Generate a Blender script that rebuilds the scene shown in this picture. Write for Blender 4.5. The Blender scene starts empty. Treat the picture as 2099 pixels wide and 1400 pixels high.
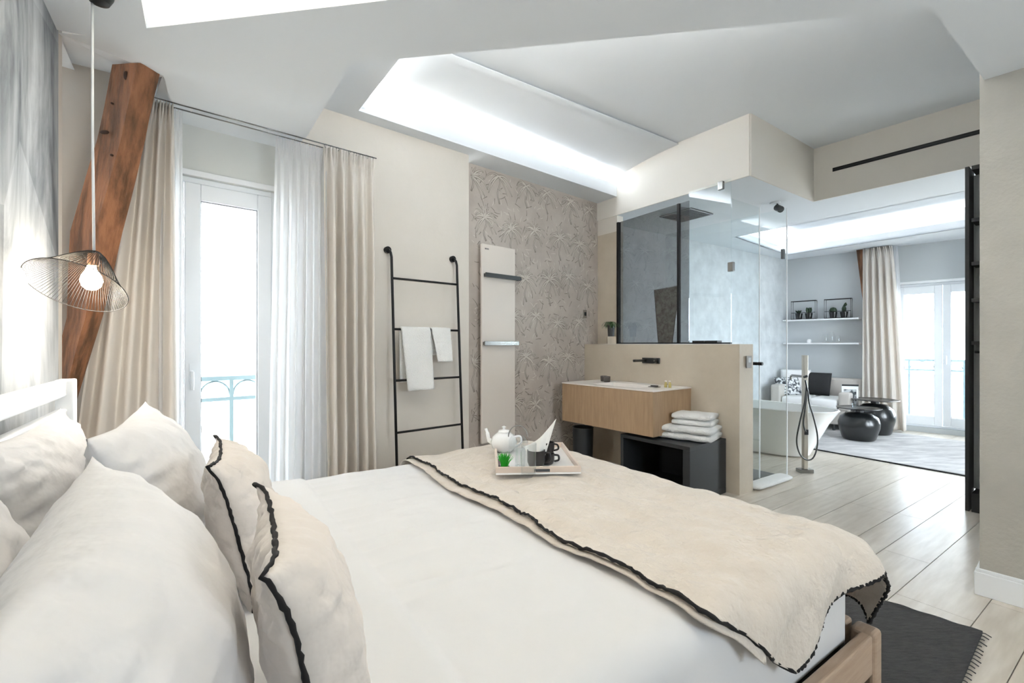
import bpy, bmesh, math, random
from mathutils import Vector, Matrix, noise
R=random.Random(7)
sc=bpy.context.scene
COL=sc.collection
EYE=1.25; FOC=940.0; HOR=705.0; CU=1049.5

# ------------------------------------------------------------------ materials
def lin(c):
    return tuple(((v/255.)/12.92 if v/255.<=0.04045 else ((v/255.+0.055)/1.055)**2.4) for v in c)
def mat(name,rgb,rough=.6,metal=0.,noi=None,bump=None,rgb2=None,spec=.5,trans=0.,coat=0.,emit=None,stretch=None,sheen=0,trl=0):
    m=bpy.data.materials.new(name); m.use_nodes=True; nt=m.node_tree; n=nt.nodes; l=nt.links
    b=n['Principled BSDF']; c=lin(rgb)
    b.inputs['Base Color'].default_value=(*c,1); b.inputs['Roughness'].default_value=rough
    b.inputs['Metallic'].default_value=metal; b.inputs['Specular IOR Level'].default_value=spec
    b.inputs['Transmission Weight'].default_value=trans; b.inputs['Coat Weight'].default_value=coat
    b.inputs['Sheen Weight'].default_value=sheen
    if emit: b.inputs['Emission Color'].default_value=(*lin(emit[0]),1); b.inputs['Emission Strength'].default_value=emit[1]
    tc=n.new('ShaderNodeTexCoord'); mp=n.new('ShaderNodeMapping'); l.new(tc.outputs['Object'],mp.inputs[0])
    if stretch: mp.inputs['Scale'].default_value=stretch[:3]; 
    if stretch and len(stretch)>3: mp.inputs['Rotation'].default_value=(0,0,stretch[3])
    if rgb2 or noi:
        t=n.new('ShaderNodeTexNoise'); t.inputs['Scale'].default_value=(noi or (5,.5))[0]; t.inputs['Detail'].default_value=6
        t.inputs['Roughness'].default_value=.6
        l.new(mp.outputs[0],t.inputs['Vector'])
        r=n.new('ShaderNodeValToRGB'); w=(noi or (5,.5))[1]
        r.color_ramp.elements[0].position=.5-w/2; r.color_ramp.elements[1].position=.5+w/2
        r.color_ramp.elements[0].color=(*c,1); r.color_ramp.elements[1].color=(*lin(rgb2 or rgb),1)
        l.new(t.outputs['Fac'],r.inputs[0]); l.new(r.outputs[0],b.inputs['Base Color'])
    if bump:
        t2=n.new('ShaderNodeTexNoise'); t2.inputs['Scale'].default_value=bump[0]; t2.inputs['Detail'].default_value=4
        bp=n.new('ShaderNodeBump'); bp.inputs['Strength'].default_value=bump[1]; bp.inputs['Distance'].default_value=.02
        l.new(mp.outputs[0],t2.inputs['Vector']); l.new(t2.outputs['Fac'],bp.inputs['Height']); l.new(bp.outputs[0],b.inputs['Normal'])
    if trl:
        o=n['Material Output']; tr=n.new('ShaderNodeBsdfTranslucent'); tr.inputs[0].default_value=(*c,1)
        mx=n.new('ShaderNodeMixShader'); mx.inputs[0].default_value=trl
        l.new(b.outputs[0],mx.inputs[1]); l.new(tr.outputs[0],mx.inputs[2]); l.new(mx.outputs[0],o.inputs[0])
    return m
def glassmat(name,tint,refl=1.0,base=0.0):
    m=bpy.data.materials.new(name); m.use_nodes=True; nt=m.node_tree; n=nt.nodes; l=nt.links
    n.remove(n['Principled BSDF']); o=n['Material Output']
    t=n.new('ShaderNodeBsdfTransparent'); t.inputs[0].default_value=(*tint,1)
    g=n.new('ShaderNodeBsdfGlossy'); g.inputs['Roughness'].default_value=.01; g.inputs[0].default_value=(.95,.97,1,1)
    f=n.new('ShaderNodeFresnel'); f.inputs[0].default_value=1.45
    k=n.new('ShaderNodeMath'); k.operation='MULTIPLY_ADD'; k.inputs[1].default_value=refl; k.inputs[2].default_value=base; k.use_clamp=True
    gm=n.new('ShaderNodeNewGeometry'); iv=n.new('ShaderNodeMath'); iv.operation='SUBTRACT'; iv.inputs[0].default_value=1; l.new(gm.outputs['Backfacing'],iv.inputs[1])
    ml=n.new('ShaderNodeMath'); ml.operation='MULTIPLY'; l.new(k.outputs[0],ml.inputs[0]); l.new(iv.outputs[0],ml.inputs[1])
    mx=n.new('ShaderNodeMixShader'); l.new(f.outputs[0],k.inputs[0]); l.new(ml.outputs[0],mx.inputs[0])
    l.new(t.outputs[0],mx.inputs[1]); l.new(g.outputs[0],mx.inputs[2]); l.new(mx.outputs[0],o.inputs[0])
    return m
def sheermat(name,rgb,alpha):
    m=bpy.data.materials.new(name); m.use_nodes=True; nt=m.node_tree; n=nt.nodes; l=nt.links
    n.remove(n['Principled BSDF']); o=n['Material Output']; c=(*lin(rgb),1)
    d=n.new('ShaderNodeBsdfDiffuse'); d.inputs[0].default_value=c
    t=n.new('ShaderNodeBsdfTranslucent'); t.inputs[0].default_value=c
    a=n.new('ShaderNodeMixShader'); a.inputs[0].default_value=.6; l.new(d.outputs[0],a.inputs[1]); l.new(t.outputs[0],a.inputs[2])
    x=n.new('ShaderNodeBsdfTransparent'); b=n.new('ShaderNodeMixShader'); b.inputs[0].default_value=alpha
    l.new(x.outputs[0],b.inputs[1]); l.new(a.outputs[0],b.inputs[2]); l.new(b.outputs[0],o.inputs[0])
    return m
M={}
M['ceil']=mat('ceiling_paint',(228,233,238),.9)
M['cream']=mat('cream_plaster',(220,214,206),.85,rgb2=(213,207,198),noi=(3,.6),bump=(30,.05))
M['beige']=mat('beige_stucco',(186,174,156),.6,rgb2=(203,192,175),noi=(3.2,.5),bump=(25,.08))
M['niche']=mat('pale_grey_paint',(216,218,214),.9)
M['rightw']=mat('grey_beige_stucco',(170,166,157),.75,rgb2=(186,182,173),noi=(4,.6),bump=(60,.15))
M['stone']=mat('mottled_grey_stucco',(194,197,201),.7,rgb2=(221,223,226),noi=(6,.45),bump=(20,.1))
M['farw']=mat('cool_grey_paint',(192,197,200),.9)
M['wall_paper']=mat('wallpaper_ground',(176,166,158),.85,rgb2=(198,189,181),noi=(3.5,.4))
M['wp_dark']=mat('wallpaper_dark_ink',(138,130,121),.85)
M['wp_light']=mat('wallpaper_light_ink',(208,202,193),.85)
M['white']=mat('white_gloss_paint',(238,240,242),.35)
M['pvc']=mat('white_window_frame',(236,240,244),.3)
M['gasket']=mat('dark_gasket',(70,74,78),.6)
M['linen_white']=mat('white_cotton',(217,217,218),.85,bump=(5,.35),sheen=.2)
M['pillow']=mat('white_pillow_cotton',(223,222,223),.85,bump=(7,.9),sheen=.2)
M['cushion']=mat('ecru_linen',(221,213,206),.9,bump=(11,.9),sheen=.2)
M['blanket']=mat('oatmeal_linen',(206,196,184),.92,rgb2=(214,205,194),noi=(9,.6),bump=(17,1.0),sheen=.3)
M['pipe']=mat('black_blanket_stitch',(28,26,26),.9)
M['curtain']=mat('oatmeal_curtain',(243,238,232),.9,bump=(150,.05),trl=.35)
M['sheer']=sheermat('white_voile',(250,251,253),.80)
M['black']=mat('black_metal',(24,24,25),.45,metal=.3)
M['black_mat']=mat('black_laminate',(38,40,42),.5)
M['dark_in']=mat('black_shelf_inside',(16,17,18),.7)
M['chrome']=mat('brushed_chrome',(150,150,148),.25,metal=1)
M['steel']=mat('gunmetal_steel',(90,92,92),.3,metal=1)
M['oak']=mat('light_oak_veneer',(158,130,101),.5,rgb2=(182,154,122),noi=(5,.5),stretch=(9,9,.8))
M['beam']=mat('old_brown_timber',(92,60,36),.6,rgb2=(158,106,72),noi=(3,.22),bump=(8,.5),stretch=(5,5,.9))
M['knot']=mat('dark_knot',(58,38,26),.7)
M['bedwood']=mat('greyed_oak',(163,138,116),.5,rgb2=(186,164,143),noi=(4,.5),stretch=(1.5,12,12))
M['radiator']=mat('warm_white_radiator',(222,214,206),.45)
M['towel']=mat('white_terry',(242,242,240),.95,bump=(140,.6),sheen=.4)
M['sinktop']=mat('white_mineral_top',(238,232,226),.35)
M['glass']=glassmat('clear_glass',(.965,.985,.985),.8,.02)
M['winglass']=glassmat('window_glass',(.97,.985,.99),.5)
M['smoke']=glassmat('smoked_glass',(.56,.575,.58),1.0,.12)
M['drink']=glassmat('tumbler_glass',(.96,.97,.97),1.0,.04)
M['tub']=mat('white_acrylic',(235,235,233),.25,coat=.3)
M['pot']=mat('black_lacquer',(24,26,27),.28,coat=.4)
M['leaf']=mat('dark_green_leaf',(52,84,42),.6)
M['leaf2']=mat('deep_green_cactus',(38,58,40),.7)
M['grass']=mat('bright_green_plastic',(38,178,42),.5)
M['sofa']=mat('pale_grey_weave',(196,190,184),.9,bump=(120,.3))
M['sofaw']=mat('off_white_cushion',(232,232,232),.9,bump=(8,.2))
M['darkfab']=mat('charcoal_fabric',(40,40,42),.9)
M['rugd']=mat('charcoal_woven',(70,69,70),.95,rgb2=(98,96,96),noi=(22,.5),bump=(90,.9),stretch=(1,5,1,math.radians(-34)))
M['rugl']=mat('washed_grey_rug',(170,168,170),.95,rgb2=(222,220,218),noi=(3,.4),bump=(80,.5),stretch=(1,3.2,1,math.radians(-37)))
M['bulb']=mat('lit_bulb',(255,240,215),.3,emit=((255,236,205),45))
M['tealight']=mat('teapot_black',(30,27,28),.35,coat=.3)
M['porcelain']=mat('white_porcelain',(242,243,244),.2,coat=.5)
M['copper']=mat('warm_socket_metal',(196,150,120),.35,metal=.9)
M['amber']=mat('amber_soap',(214,196,120),.3,trans=.5)
M['facade']=mat('street_facade',(232,230,226),.9)
M['facade_d']=mat('street_window',(150,156,165),.5)
M['rail']=mat('balcony_iron',(120,138,142),.6)
M['paper']=mat('white_paper',(238,238,236),.8)
M['photo']=mat('dark_photo_print',(40,46,52),.6,rgb2=(190,194,196),noi=(14,.12))
M['slatgrey']=mat('ribbed_grey_panel',(186,190,192),.6)
M['darkstone']=mat('dark_shower_floor',(108,110,110),.5,rgb2=(128,128,126),noi=(6,.5))

def floor_mat():
    m=bpy.data.materials.new('pale_oak_tile_plank'); m.use_nodes=True; nt=m.node_tree; n=nt.nodes; l=nt.links; b=n['Principled BSDF']
    tc=n.new('ShaderNodeTexCoord'); mp=n.new('ShaderNodeMapping'); mp.inputs['Rotation'].default_value=(0,0,-math.radians(34.1)); mp2=n.new('ShaderNodeMapping'); mp2.inputs['Scale'].default_value=(1.2,9,1)
    l.new(tc.outputs['Object'],mp.inputs[0]); l.new(mp.outputs[0],mp2.inputs[0])
    t=n.new('ShaderNodeTexNoise'); t.inputs['Scale'].default_value=3; t.inputs['Detail'].default_value=8; l.new(mp2.outputs[0],t.inputs['Vector'])
    r=n.new('ShaderNodeValToRGB'); r.color_ramp.elements[0].position=.3; r.color_ramp.elements[1].position=.7
    r.color_ramp.elements[0].color=(*lin((196,186,172)),1); r.color_ramp.elements[1].color=(*lin((216,208,196)),1)
    l.new(t.outputs['Fac'],r.inputs[0])
    at=n.new('ShaderNodeAttribute'); at.attribute_name='tone'
    hs=n.new('ShaderNodeHueSaturation'); l.new(r.outputs[0],hs.inputs['Color']); l.new(at.outputs['Fac'],hs.inputs['Value'])
    l.new(hs.outputs[0],b.inputs['Base Color']); b.inputs['Roughness'].default_value=.3
    bp=n.new('ShaderNodeBump'); bp.inputs['Strength'].default_value=.12; bp.inputs['Distance'].default_value=.01
    l.new(t.outputs['Fac'],bp.inputs['Height']); l.new(bp.outputs[0],b.inputs['Normal'])
    return m
def mural_mat():
    m=bpy.data.materials.new('grey_wash_mural'); m.use_nodes=True; nt=m.node_tree; n=nt.nodes; l=nt.links; b=n['Principled BSDF']
    tc=n.new('ShaderNodeTexCoord')
    mp=n.new('ShaderNodeMapping'); mp.inputs['Scale'].default_value=(1.3,1.3,.45); l.new(tc.outputs['Object'],mp.inputs[0])
    t=n.new('ShaderNodeTexNoise'); t.inputs['Scale'].default_value=1.7; t.inputs['Detail'].default_value=10; t.inputs['Roughness'].default_value=.62; t.inputs['Distortion'].default_value=1.1
    l.new(mp.outputs[0],t.inputs['Vector'])
    r=n.new('ShaderNodeValToRGB'); e=r.color_ramp.elements; e[0].position=.36; e[0].color=(*lin((104,110,116)),1); e[1].position=.64; e[1].color=(*lin((212,215,218)),1)
    k=e.new(.47); k.color=(*lin((160,165,170)),1)
    l.new(t.outputs['Fac'],r.inputs[0])
    mp3=n.new('ShaderNodeMapping'); mp3.inputs['Scale'].default_value=(14,14,.7); l.new(tc.outputs['Object'],mp3.inputs[0])
    t3=n.new('ShaderNodeTexNoise'); t3.inputs['Scale'].default_value=2; t3.inputs['Detail'].default_value=5; l.new(mp3.outputs[0],t3.inputs['Vector'])
    mx=n.new('ShaderNodeMixRGB'); mx.blend_type='SOFT_LIGHT'; mx.inputs[0].default_value=.7; l.new(r.outputs[0],mx.inputs[1]); l.new(t3.outputs['Fac'],mx.inputs[2])
    vo=n.new('ShaderNodeTexVoronoi'); vo.inputs['Scale'].default_value=1.1; mp4=n.new('ShaderNodeMapping'); mp4.inputs['Rotation'].default_value=(.5,.3,.4); l.new(tc.outputs['Object'],mp4.inputs[0]); l.new(mp4.outputs[0],vo.inputs['Vector'])
    bw=n.new('ShaderNodeRGBToBW'); l.new(vo.outputs['Color'],bw.inputs[0])
    m5=n.new('ShaderNodeMixRGB'); m5.blend_type='SOFT_LIGHT'; m5.inputs[0].default_value=.75; l.new(mx.outputs[0],m5.inputs[1]); l.new(bw.outputs[0],m5.inputs[2])
    l.new(m5.outputs[0],b.inputs['Base Color']); b.inputs['Roughness'].default_value=.8
    return m
M['floor']=floor_mat(); M['mural']=mural_mat()

# ------------------------------------------------------------------ mesh helpers
def BM(): return bmesh.new()
def box(bm,x0,x1,y0,y1,z0,z1,T=None,mi=0):
    vs=[bm.verts.new((x,y,z)) for z in (z0,z1) for y in (y0,y1) for x in (x0,x1)]
    if T is not None:
        for v in vs: v.co=T@v.co
    for f in ((0,2,3,1),(4,5,7,6),(0,1,5,4),(2,6,7,3),(0,4,6,2),(1,3,7,5)):
        bm.faces.new([vs[i] for i in f]).material_index=mi
def frame_T(p0,d,z=0.):
    """matrix: local x along d (2D dir), y to its left, origin p0"""
    L=math.hypot(*d); c,s=d[0]/L,d[1]/L
    return Matrix(((c,-s,0,p0[0]),(s,c,0,p0[1]),(0,0,1,z),(0,0,0,1)))
def prism(bm,poly,z0,z1,mi=0):
    if isinstance(z0,(int,float)): z0=[z0]*len(poly)
    if isinstance(z1,(int,float)): z1=[z1]*len(poly)
    a=[bm.verts.new((p[0],p[1],z)) for p,z in zip(poly,z0)]; b=[bm.verts.new((p[0],p[1],z)) for p,z in zip(poly,z1)]
    n=len(poly)
    from mathutils.geometry import tessellate_polygon
    for t in tessellate_polygon([[Vector((p[0],p[1],0)) for p in poly]]):
        bm.faces.new([a[i] for i in t]); bm.faces.new([b[i] for i in t])
    for i in range(n): bm.faces.new((a[i],a[(i+1)%n],b[(i+1)%n],b[i]))
    bmesh.ops.recalc_face_normals(bm,faces=bm.faces)
def tube(bm,pts,r,n=8,closed=False,caps=True,mi=0):
    pts=[Vector(p) for p in pts]; rings=[]; N=len(pts)
    rr=r if isinstance(r,(list,tuple)) else [r]*N
    prev=None
    for i,p in enumerate(pts):
        if closed: t=(pts[(i+1)%N]-pts[i-1])
        else: t=(pts[min(i+1,N-1)]-pts[max(i-1,0)])
        t.normalize()
        if prev is None:
            u=Vector((0,0,1)) if abs(t.z)<.9 else Vector((1,0,0)); prev=u
        u=(prev-t*prev.dot(t)); 
        if u.length<1e-6: u=t.orthogonal()
        u.normalize(); prev=u; w=t.cross(u)
        rings.append([bm.verts.new(p+(u*math.cos(2*math.pi*k/n)+w*math.sin(2*math.pi*k/n))*rr[i]) for k in range(n)])
    for i in range(N if closed else N-1):
        a=rings[i]; b=rings[(i+1)%N]
        for k in range(n): bm.faces.new((a[k],a[(k+1)%n],b[(k+1)%n],b[k])).material_index=mi
    if caps and not closed: bm.faces.new(rings[0][::-1]); bm.faces.new(rings[-1])
def lathe(bm,prof,c=(0,0,0),n=32,T=None,a0=0,a1=2*math.pi):
    """prof list of (r,z)"""
    full=abs(a1-a0-2*math.pi)<1e-6; rings=[]
    for r,z in prof:
        ring=[]
        for k in range(n if full else n+1):
            a=a0+(a1-a0)*k/n; v=Vector((c[0]+r*math.cos(a),c[1]+r*math.sin(a),c[2]+z))
            if T is not None: v=T@v
            ring.append(bm.verts.new(v))
        rings.append(ring)
    for i in range(len(rings)-1):
        a=rings[i]; b=rings[i+1]; m=len(a)
        for k in range(m if full else m-1): bm.faces.new((a[k],a[(k+1)%m],b[(k+1)%m],b[k]))
    if full:
        if prof[0][0]>1e-5: bm.faces.new(rings[0][::-1])
        if prof[-1][0]>1e-5: bm.faces.new(rings[-1])
    bmesh.ops.remove_doubles(bm,verts=bm.verts,dist=1e-6)
def gridf(bm,fn,nu,nv,mi=0,cu=False):
    g=[[bm.verts.new(fn(i/nu,j/nv)) for j in range(nv+1)] for i in range(nu if cu else nu+1)]
    for i in range(nu):
        for j in range(nv):
            a=g[i]; b=g[(i+1)%nu if cu else i+1]
            bm.faces.new((a[j],b[j],b[j+1],a[j+1])).material_index=mi
    return g
def put(name,bm,m,parent=None,loc=None,smooth=False,bev=0,solid=0,sub=0,label=None,cat=None,group=None,kind=None,rotz=0,weld=False):
    if weld: bmesh.ops.remove_doubles(bm,verts=bm.verts,dist=1e-5)
    bmesh.ops.recalc_face_normals(bm,faces=bm.faces)
    me=bpy.data.meshes.new(name); bm.to_mesh(me); bm.free()
    if smooth:
        for p in me.polygons: p.use_smooth=True
        if smooth=='auto': me.set_sharp_from_angle(angle=math.radians(40))
    for x in (m if isinstance(m,(list,tuple)) else [m]): me.materials.append(x if not isinstance(x,str) else M[x])
    o=bpy.data.objects.new(name,me); COL.objects.link(o)
    if parent: o.parent=parent
    if loc: o.location=loc; 
    if rotz: o.rotation_euler=(0,0,rotz)
    if solid: s=o.modifiers.new('solid','SOLIDIFY'); s.thickness=solid; s.offset=0
    if bev: b=o.modifiers.new('bev','BEVEL'); b.width=bev; b.segments=3; b.limit_method='ANGLE'; b.angle_limit=math.radians(35); b.harden_normals=False
    if sub: s=o.modifiers.new('sub','SUBSURF'); s.levels=sub; s.render_levels=sub
    if label: o['label']=label
    if cat: o['category']=cat
    if group: o['group']=group
    if kind: o['kind']=kind
    return o
def thing(name,loc,label,cat,rotz=0,group=None):
    o=bpy.data.objects.new(name,None); COL.objects.link(o); o.location=loc; o.rotation_euler=(0,0,rotz); o['label']=label; o['category']=cat
    o.empty_display_size=.05
    if group: o['group']=group
    return o
def copytree(o,parent=None):
    c=o.copy(); COL.objects.link(c)
    if parent: c.parent=parent
    for ch in list(o.children): copytree(ch,c)
    return c
def struct(name,bm,m,**k): return put(name,bm,m,kind='structure',**k)
def nz(x,y,z,s=1): return noise.noise(Vector((x*s,y*s,z*s)))
def sstep(a,b,x):
    t=max(0,min(1,(x-a)/(b-a))); return t*t*(3-2*t)
def L2(p,q,t): return (p[0]+(q[0]-p[0])*t,p[1]+(q[1]-p[1])*t)
def along(p,d,s,n=0): # point at s along unit dir d, n to the left
    return (p[0]+d[0]*s-d[1]*n, p[1]+d[1]*s+d[0]*n)

# ------------------------------------------------------------------ plan of the room (metres; origin under the camera)
A=(.828,.561); Bv=(-.561,.828)                 # plank direction / towards window side
Wd=(.763,.646)                                  # window wall direction
MUR=(-1.911,1.932)                              # end of mural
PLA=(-.372,3.954)                               # right end of plaster wall
WPA=(-.387,4.118); WPd=(.7543,.6566)            # wallpaper wall
V0=(.9945,5.3206)                               # wallpaper wall end
BOX1=(2.016,3.887); HEAD0=(3.021,4.602); Hd=(.605,-.797)
FARL=(4.65,7.77); Fd=(.678,-.735)
CORN=(-2.27,2.355)                              # left room corner
Z_SLAB=2.56; Z_SOF=2.878; Z_TOP=3.2; Z_MID=2.675

def wallseg(bm,p0,d,s0,s1,z0,z1,th,ops=()):
    """wall with its room face on the line, body to the left (+n) by th; ops = (s0,s1,z0,z1) openings"""
    T=frame_T(p0,d)
    cuts=sorted(set([s0,s1]+[o[0] for o in ops]+[o[1] for o in ops]))
    for a,b in zip(cuts,cuts[1:]):
        mid=(a+b)/2; op=[o for o in ops if o[0]<=mid<=o[1]]
        if not op: box(bm,a,b,0,th,z0,z1,T)
        else:
            o=op[0]
            if o[2]>z0: box(bm,a,b,0,th,z0,o[2],T)
            if o[3]<z1: box(bm,a,b,0,th,o[3],z1,T)

# floor ------------------------------------------------------------
bm=BM(); T=frame_T((0,0),A)
ed=[-4.2]; qs=[.12,.376,.541,.8246,1.0434,1.2066,1.496]
q=.12-.22
low=[]
while q>-5: low.append(q); q-=R.choice([.165,.22,.29])
q=1.496+.26; hi=[]
while q<8: hi.append(q); q+=R.choice([.165,.22,.28])
ed=low[::-1]+qs+hi
tone=bm.faces.layers.float.new('tone')
tl=[]
for a,b in zip(ed,ed[1:]):
    x=-5+R.random()*1.4
    while x<11:
        L=R.choice([1.6,1.9,2.2]); tv=.97+R.random()*.07
        n0=len(bm.faces); box(bm,x+.0012,x+L-.0012,a+.0018,b-.0018,-.02,0,T)
        bm.faces.ensure_lookup_table()
        for f in bm.faces[n0:]: f[tone]=tv
        x+=L
n0=len(bm.faces); box(bm,-5,11.5,-5,8.5,-.1,-.006,T,mi=1)
o=struct('floor',bm,['floor',mat('grey_grout',(150,142,132),.9)])

# mural wall and left corner
bm=BM(); wallseg(bm,MUR,(.5595,-.8288),0,5.0,0,3.25,-.12); 
o=struct('wall_headboard',bm,'mural')
bm=BM(); d=((MUR[0]-CORN[0]),(MUR[1]-CORN[1])); L=math.hypot(*d)
wallseg(bm,(-2.314,2.40),(-.447,-.894),-.5,.9,0,3.25,-.1); wallseg(bm,MUR,(-.83,-.56),.0,1.0,0,3.25,-.06)
struct('wall_left_return',bm,'cream')
# window wall: plaster pier and recessed niche with window
NP=along(PLA,Wd,0,.15)      # niche plane reference
WIN=(-2.42,-1.47,.04,2.28)
bm=BM(); wallseg(bm,PLA,Wd,-1.40,0,0,3.25,.28); struct('wall_window_pier',bm,'cream')
bm=BM(); wallseg(bm,NP,Wd,-2.9,-1.40,0,3.25,.13,[WIN]); struct('wall_window_niche',bm,'niche')
# wallpaper wall with palm print
def wallpaper():
    bm=BM(); Lw=1.86; T=frame_T(WPA,WPd)
    box(bm,-.02,Lw,0,.12,0,3.25,T)
    def strip(pts,w0,w1,off,mi):
        n=len(pts); prev=None
        for i,(x,z) in enumerate(pts):
            a=pts[max(i-1,0)]; b=pts[min(i+1,n-1)]; dx,dz=b[0]-a[0],b[1]-a[1]; L=math.hypot(dx,dz) or 1
            t=i/(n-1); w=(w0+(w1-w0)*t)*(math.sin(math.pi*min(1,t*.85+.15))**.5 if mi==2 else 1)/2
            p=(bm.verts.new(T@Vector((x-dz/L*w,-off,z+dx/L*w))),bm.verts.new(T@Vector((x+dz/L*w,-off,z-dx/L*w))))
            if prev: bm.faces.new((prev[0],p[0],p[1],prev[1])).material_index=mi
            prev=p
    ok=lambda x,z: .02<x<1.81 and z>.02 and z<2.86
    rr=random.Random(3)
    def clip(pts): 
        out=[]
        for p in pts:
            if not ok(*p): break
            out.append(p)
        return out
    for row in range(7):
        for col in range(7):
            cx=.02+col*.33+(.165 if row%2 else 0)+rr.uniform(-.03,.03); cz=.22+row*.43+rr.uniform(-.05,.05); s=rr.uniform(.85,1.15)
            if not ok(cx,cz): continue
            tr=clip([(cx+.015*math.sin(k*.9),cz-.03*k*s) for k in range(9)])
            if len(tr)>2: strip(tr,.012,.02,.0008,1); strip(tr,.004,.007,.0014,2)
            for f in range(15):
                a=math.radians(-48+f*276/14)+rr.uniform(-.08,.08); Lf=.185*s*rr.uniform(.8,1.1)
                pts=[]
                for k in range(10):
                    t=k/9; hx=math.cos(a); hz=math.sin(a)
                    pts.append((cx+hx*Lf*t*(1-.12*t), cz+hz*Lf*t*.62+.05*s*math.sin(math.pi*t*.5)*(hz>-.2)-.10*s*t*t*(.25+abs(hx)*.75)))
                pts=clip(pts)
                if len(pts)>3: strip(pts,.024*s,.009,.0006,1); strip(pts,.014*s,.005,.0012,2 if f%3 else 0)
    for i in range(900):
        x=rr.uniform(.03,1.8); z=rr.uniform(.05,2.82); a=rr.uniform(0,math.pi*2); L=rr.uniform(.03,.09); cv=rr.uniform(-.03,.03)
        pts=clip([(x+math.cos(a)*L*t+cv*t*t*math.sin(a),z+math.sin(a)*L*t-cv*t*t*math.cos(a)) for t in (0,.25,.5,.75,1)])
        if len(pts)>3: strip(pts,.009,.004,.0004,1 if i%2 else 2)
    return bm
o=struct('wall_palm_wallpaper',wallpaper(),['wall_paper','wp_dark','wp_light'])
# bathroom side wall, far wall with window, far right wall
d=(FARL[0]-V0[0],FARL[1]-V0[1]); LB=math.hypot(*d); BD=(d[0]/LB,d[1]/LB)
bm=BM(); wallseg(bm,V0,BD,0.0,LB+.2,0,3.25,.12); struct('wall_bathroom',bm,'stone')
FW=(1.40,2.46,.07,2.11)
bm=BM(); wallseg(bm,FARL,Fd,-.1,3.75,0,3.25,.25,[FW]); struct('wall_far',bm,'farw')
bm=BM(); e=along(FARL,Fd,3.6); p=(3.95,2.70); d=(e[0]-p[0],e[1]-p[1]); L=math.hypot(*d); FRP=p; FRD=(d[0]/L,d[1]/L); FILL_FRW=(.7,2.6,.07,2.2); wallseg(bm,p,FRD,0,L+.3,0,3.25,-.12,[FILL_FRW]); struct('wall_far_right',bm,'farw')  # its unseen window opening is added to bring daylight into the far room
# right wall block
R0=(2.335,2.29); RD=(.624,-.782); R1=along(R0,RD,3.1)
bm=BM(); prism(bm,[R0,R1,(R1[0]+.9,R1[1]+.55),(4.75,2.4),(3.95,2.69),(3.10,2.80)],0,3.25); struct('wall_right',bm,'rightw')
bm=BM(); T=frame_T(R0,RD)
box(bm,-.018,3.1,-.018,0,0,.115,T); box(bm,-.014,3.1,-.013,0,.115,.132,T); box(bm,-.018,0,0,.9,0,.115,T)
struct('baseboard_right',bm,'white',bev=.004)
# back wall behind camera with an unseen window added for daylight
MB_=along(MUR,(.5595,-.8288),4.6); d=(R1[0]-MB_[0],R1[1]-MB_[1]); L=math.hypot(*d); BK=(d[0]/L,d[1]/L)
FILL_BWIN=(1.5,2.9,.95,2.25)
bm=BM(); wallseg(bm,MB_,BK,-.3,L+.3,0,3.25,-.2,[FILL_BWIN]); struct('wall_back',bm,'cream')
BACKL=L
# ------------------------------------------------------------------ ceilings
bm=BM(); T=frame_T((0,0),A); box(bm,-5,11,-4.5,8,Z_TOP,Z_TOP+.1,T); struct('ceiling',bm,'ceil')
# dropped slab over the bed, with a light well
SL=[(-1.93,1.90),(-1.80,1.95),(-1.705,2.246),(-1.85,2.48),(-1.311,2.918),(-.753,2.141),(1.64,1.792),(2.40,2.315),(4.9,-.8),(.9,-2.6)]
DG=(.989,-.147); C0=(-1.517,1.903)
H=[C0,along(C0,DG,2.7),None,None]; H[2]=(H[1][0]+.56*1.5,H[1][1]-.83*1.5); H[3]=(C0[0]+.56*1.5,C0[1]-.83*1.5)
def slab_hole(bm,outer,hole,z0,z1):
    import mathutils.geometry as G
    po=[Vector((p[0],p[1],0)) for p in outer]; ph=[Vector((p[0],p[1],0)) for p in hole]
    tri=G.tessellate_polygon([po,ph]); al=po+ph
    lo=[bm.verts.new((p.x,p.y,z0)) for p in al]; up=[bm.verts.new((p.x,p.y,z1)) for p in al]
    for t in tri:
        bm.faces.new([lo[i] for i in t]); bm.faces.new([up[i] for i in t])
    n=len(po); m=len(ph)
    for i in range(n): bm.faces.new((lo[i],lo[(i+1)%n],up[(i+1)%n],up[i]))
    for i in range(m): a,b=n+i,n+(i+1)%m; bm.faces.new((lo[a],lo[b],up[b],up[a]))
bm=BM(); slab_hole(bm,SL,H,Z_SLAB,Z_SLAB+.12); struct('ceiling_dropped_slab',bm,'ceil')
# upper closing walls inside the void so the light well reads as a box
bm=BM(); w=[along(C0,DG,-.22),along(H[1],DG,.22),along(H[2],DG,.22),along(H[3],DG,-.22)]
w=[(w[0][0]-.12,w[0][1]+.18),(w[1][0]-.12,w[1][1]+.18),(w[2][0]+.12,w[2][1]-.18),(w[3][0]+.12,w[3][1]-.18)]
for i in range(4):
    a,b=w[i],w[(i+1)%4]; dd=(b[0]-a[0],b[1]-a[1]); LL=math.hypot(*dd); wallseg(bm,a,(dd[0]/LL,dd[1]/LL),0,LL,Z_SLAB+.12,3.0,.02)
prism(bm,w,3.0,3.03); struct('ceiling_light_well',bm,mat('well_paint',(246,243,236),.9))
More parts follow.
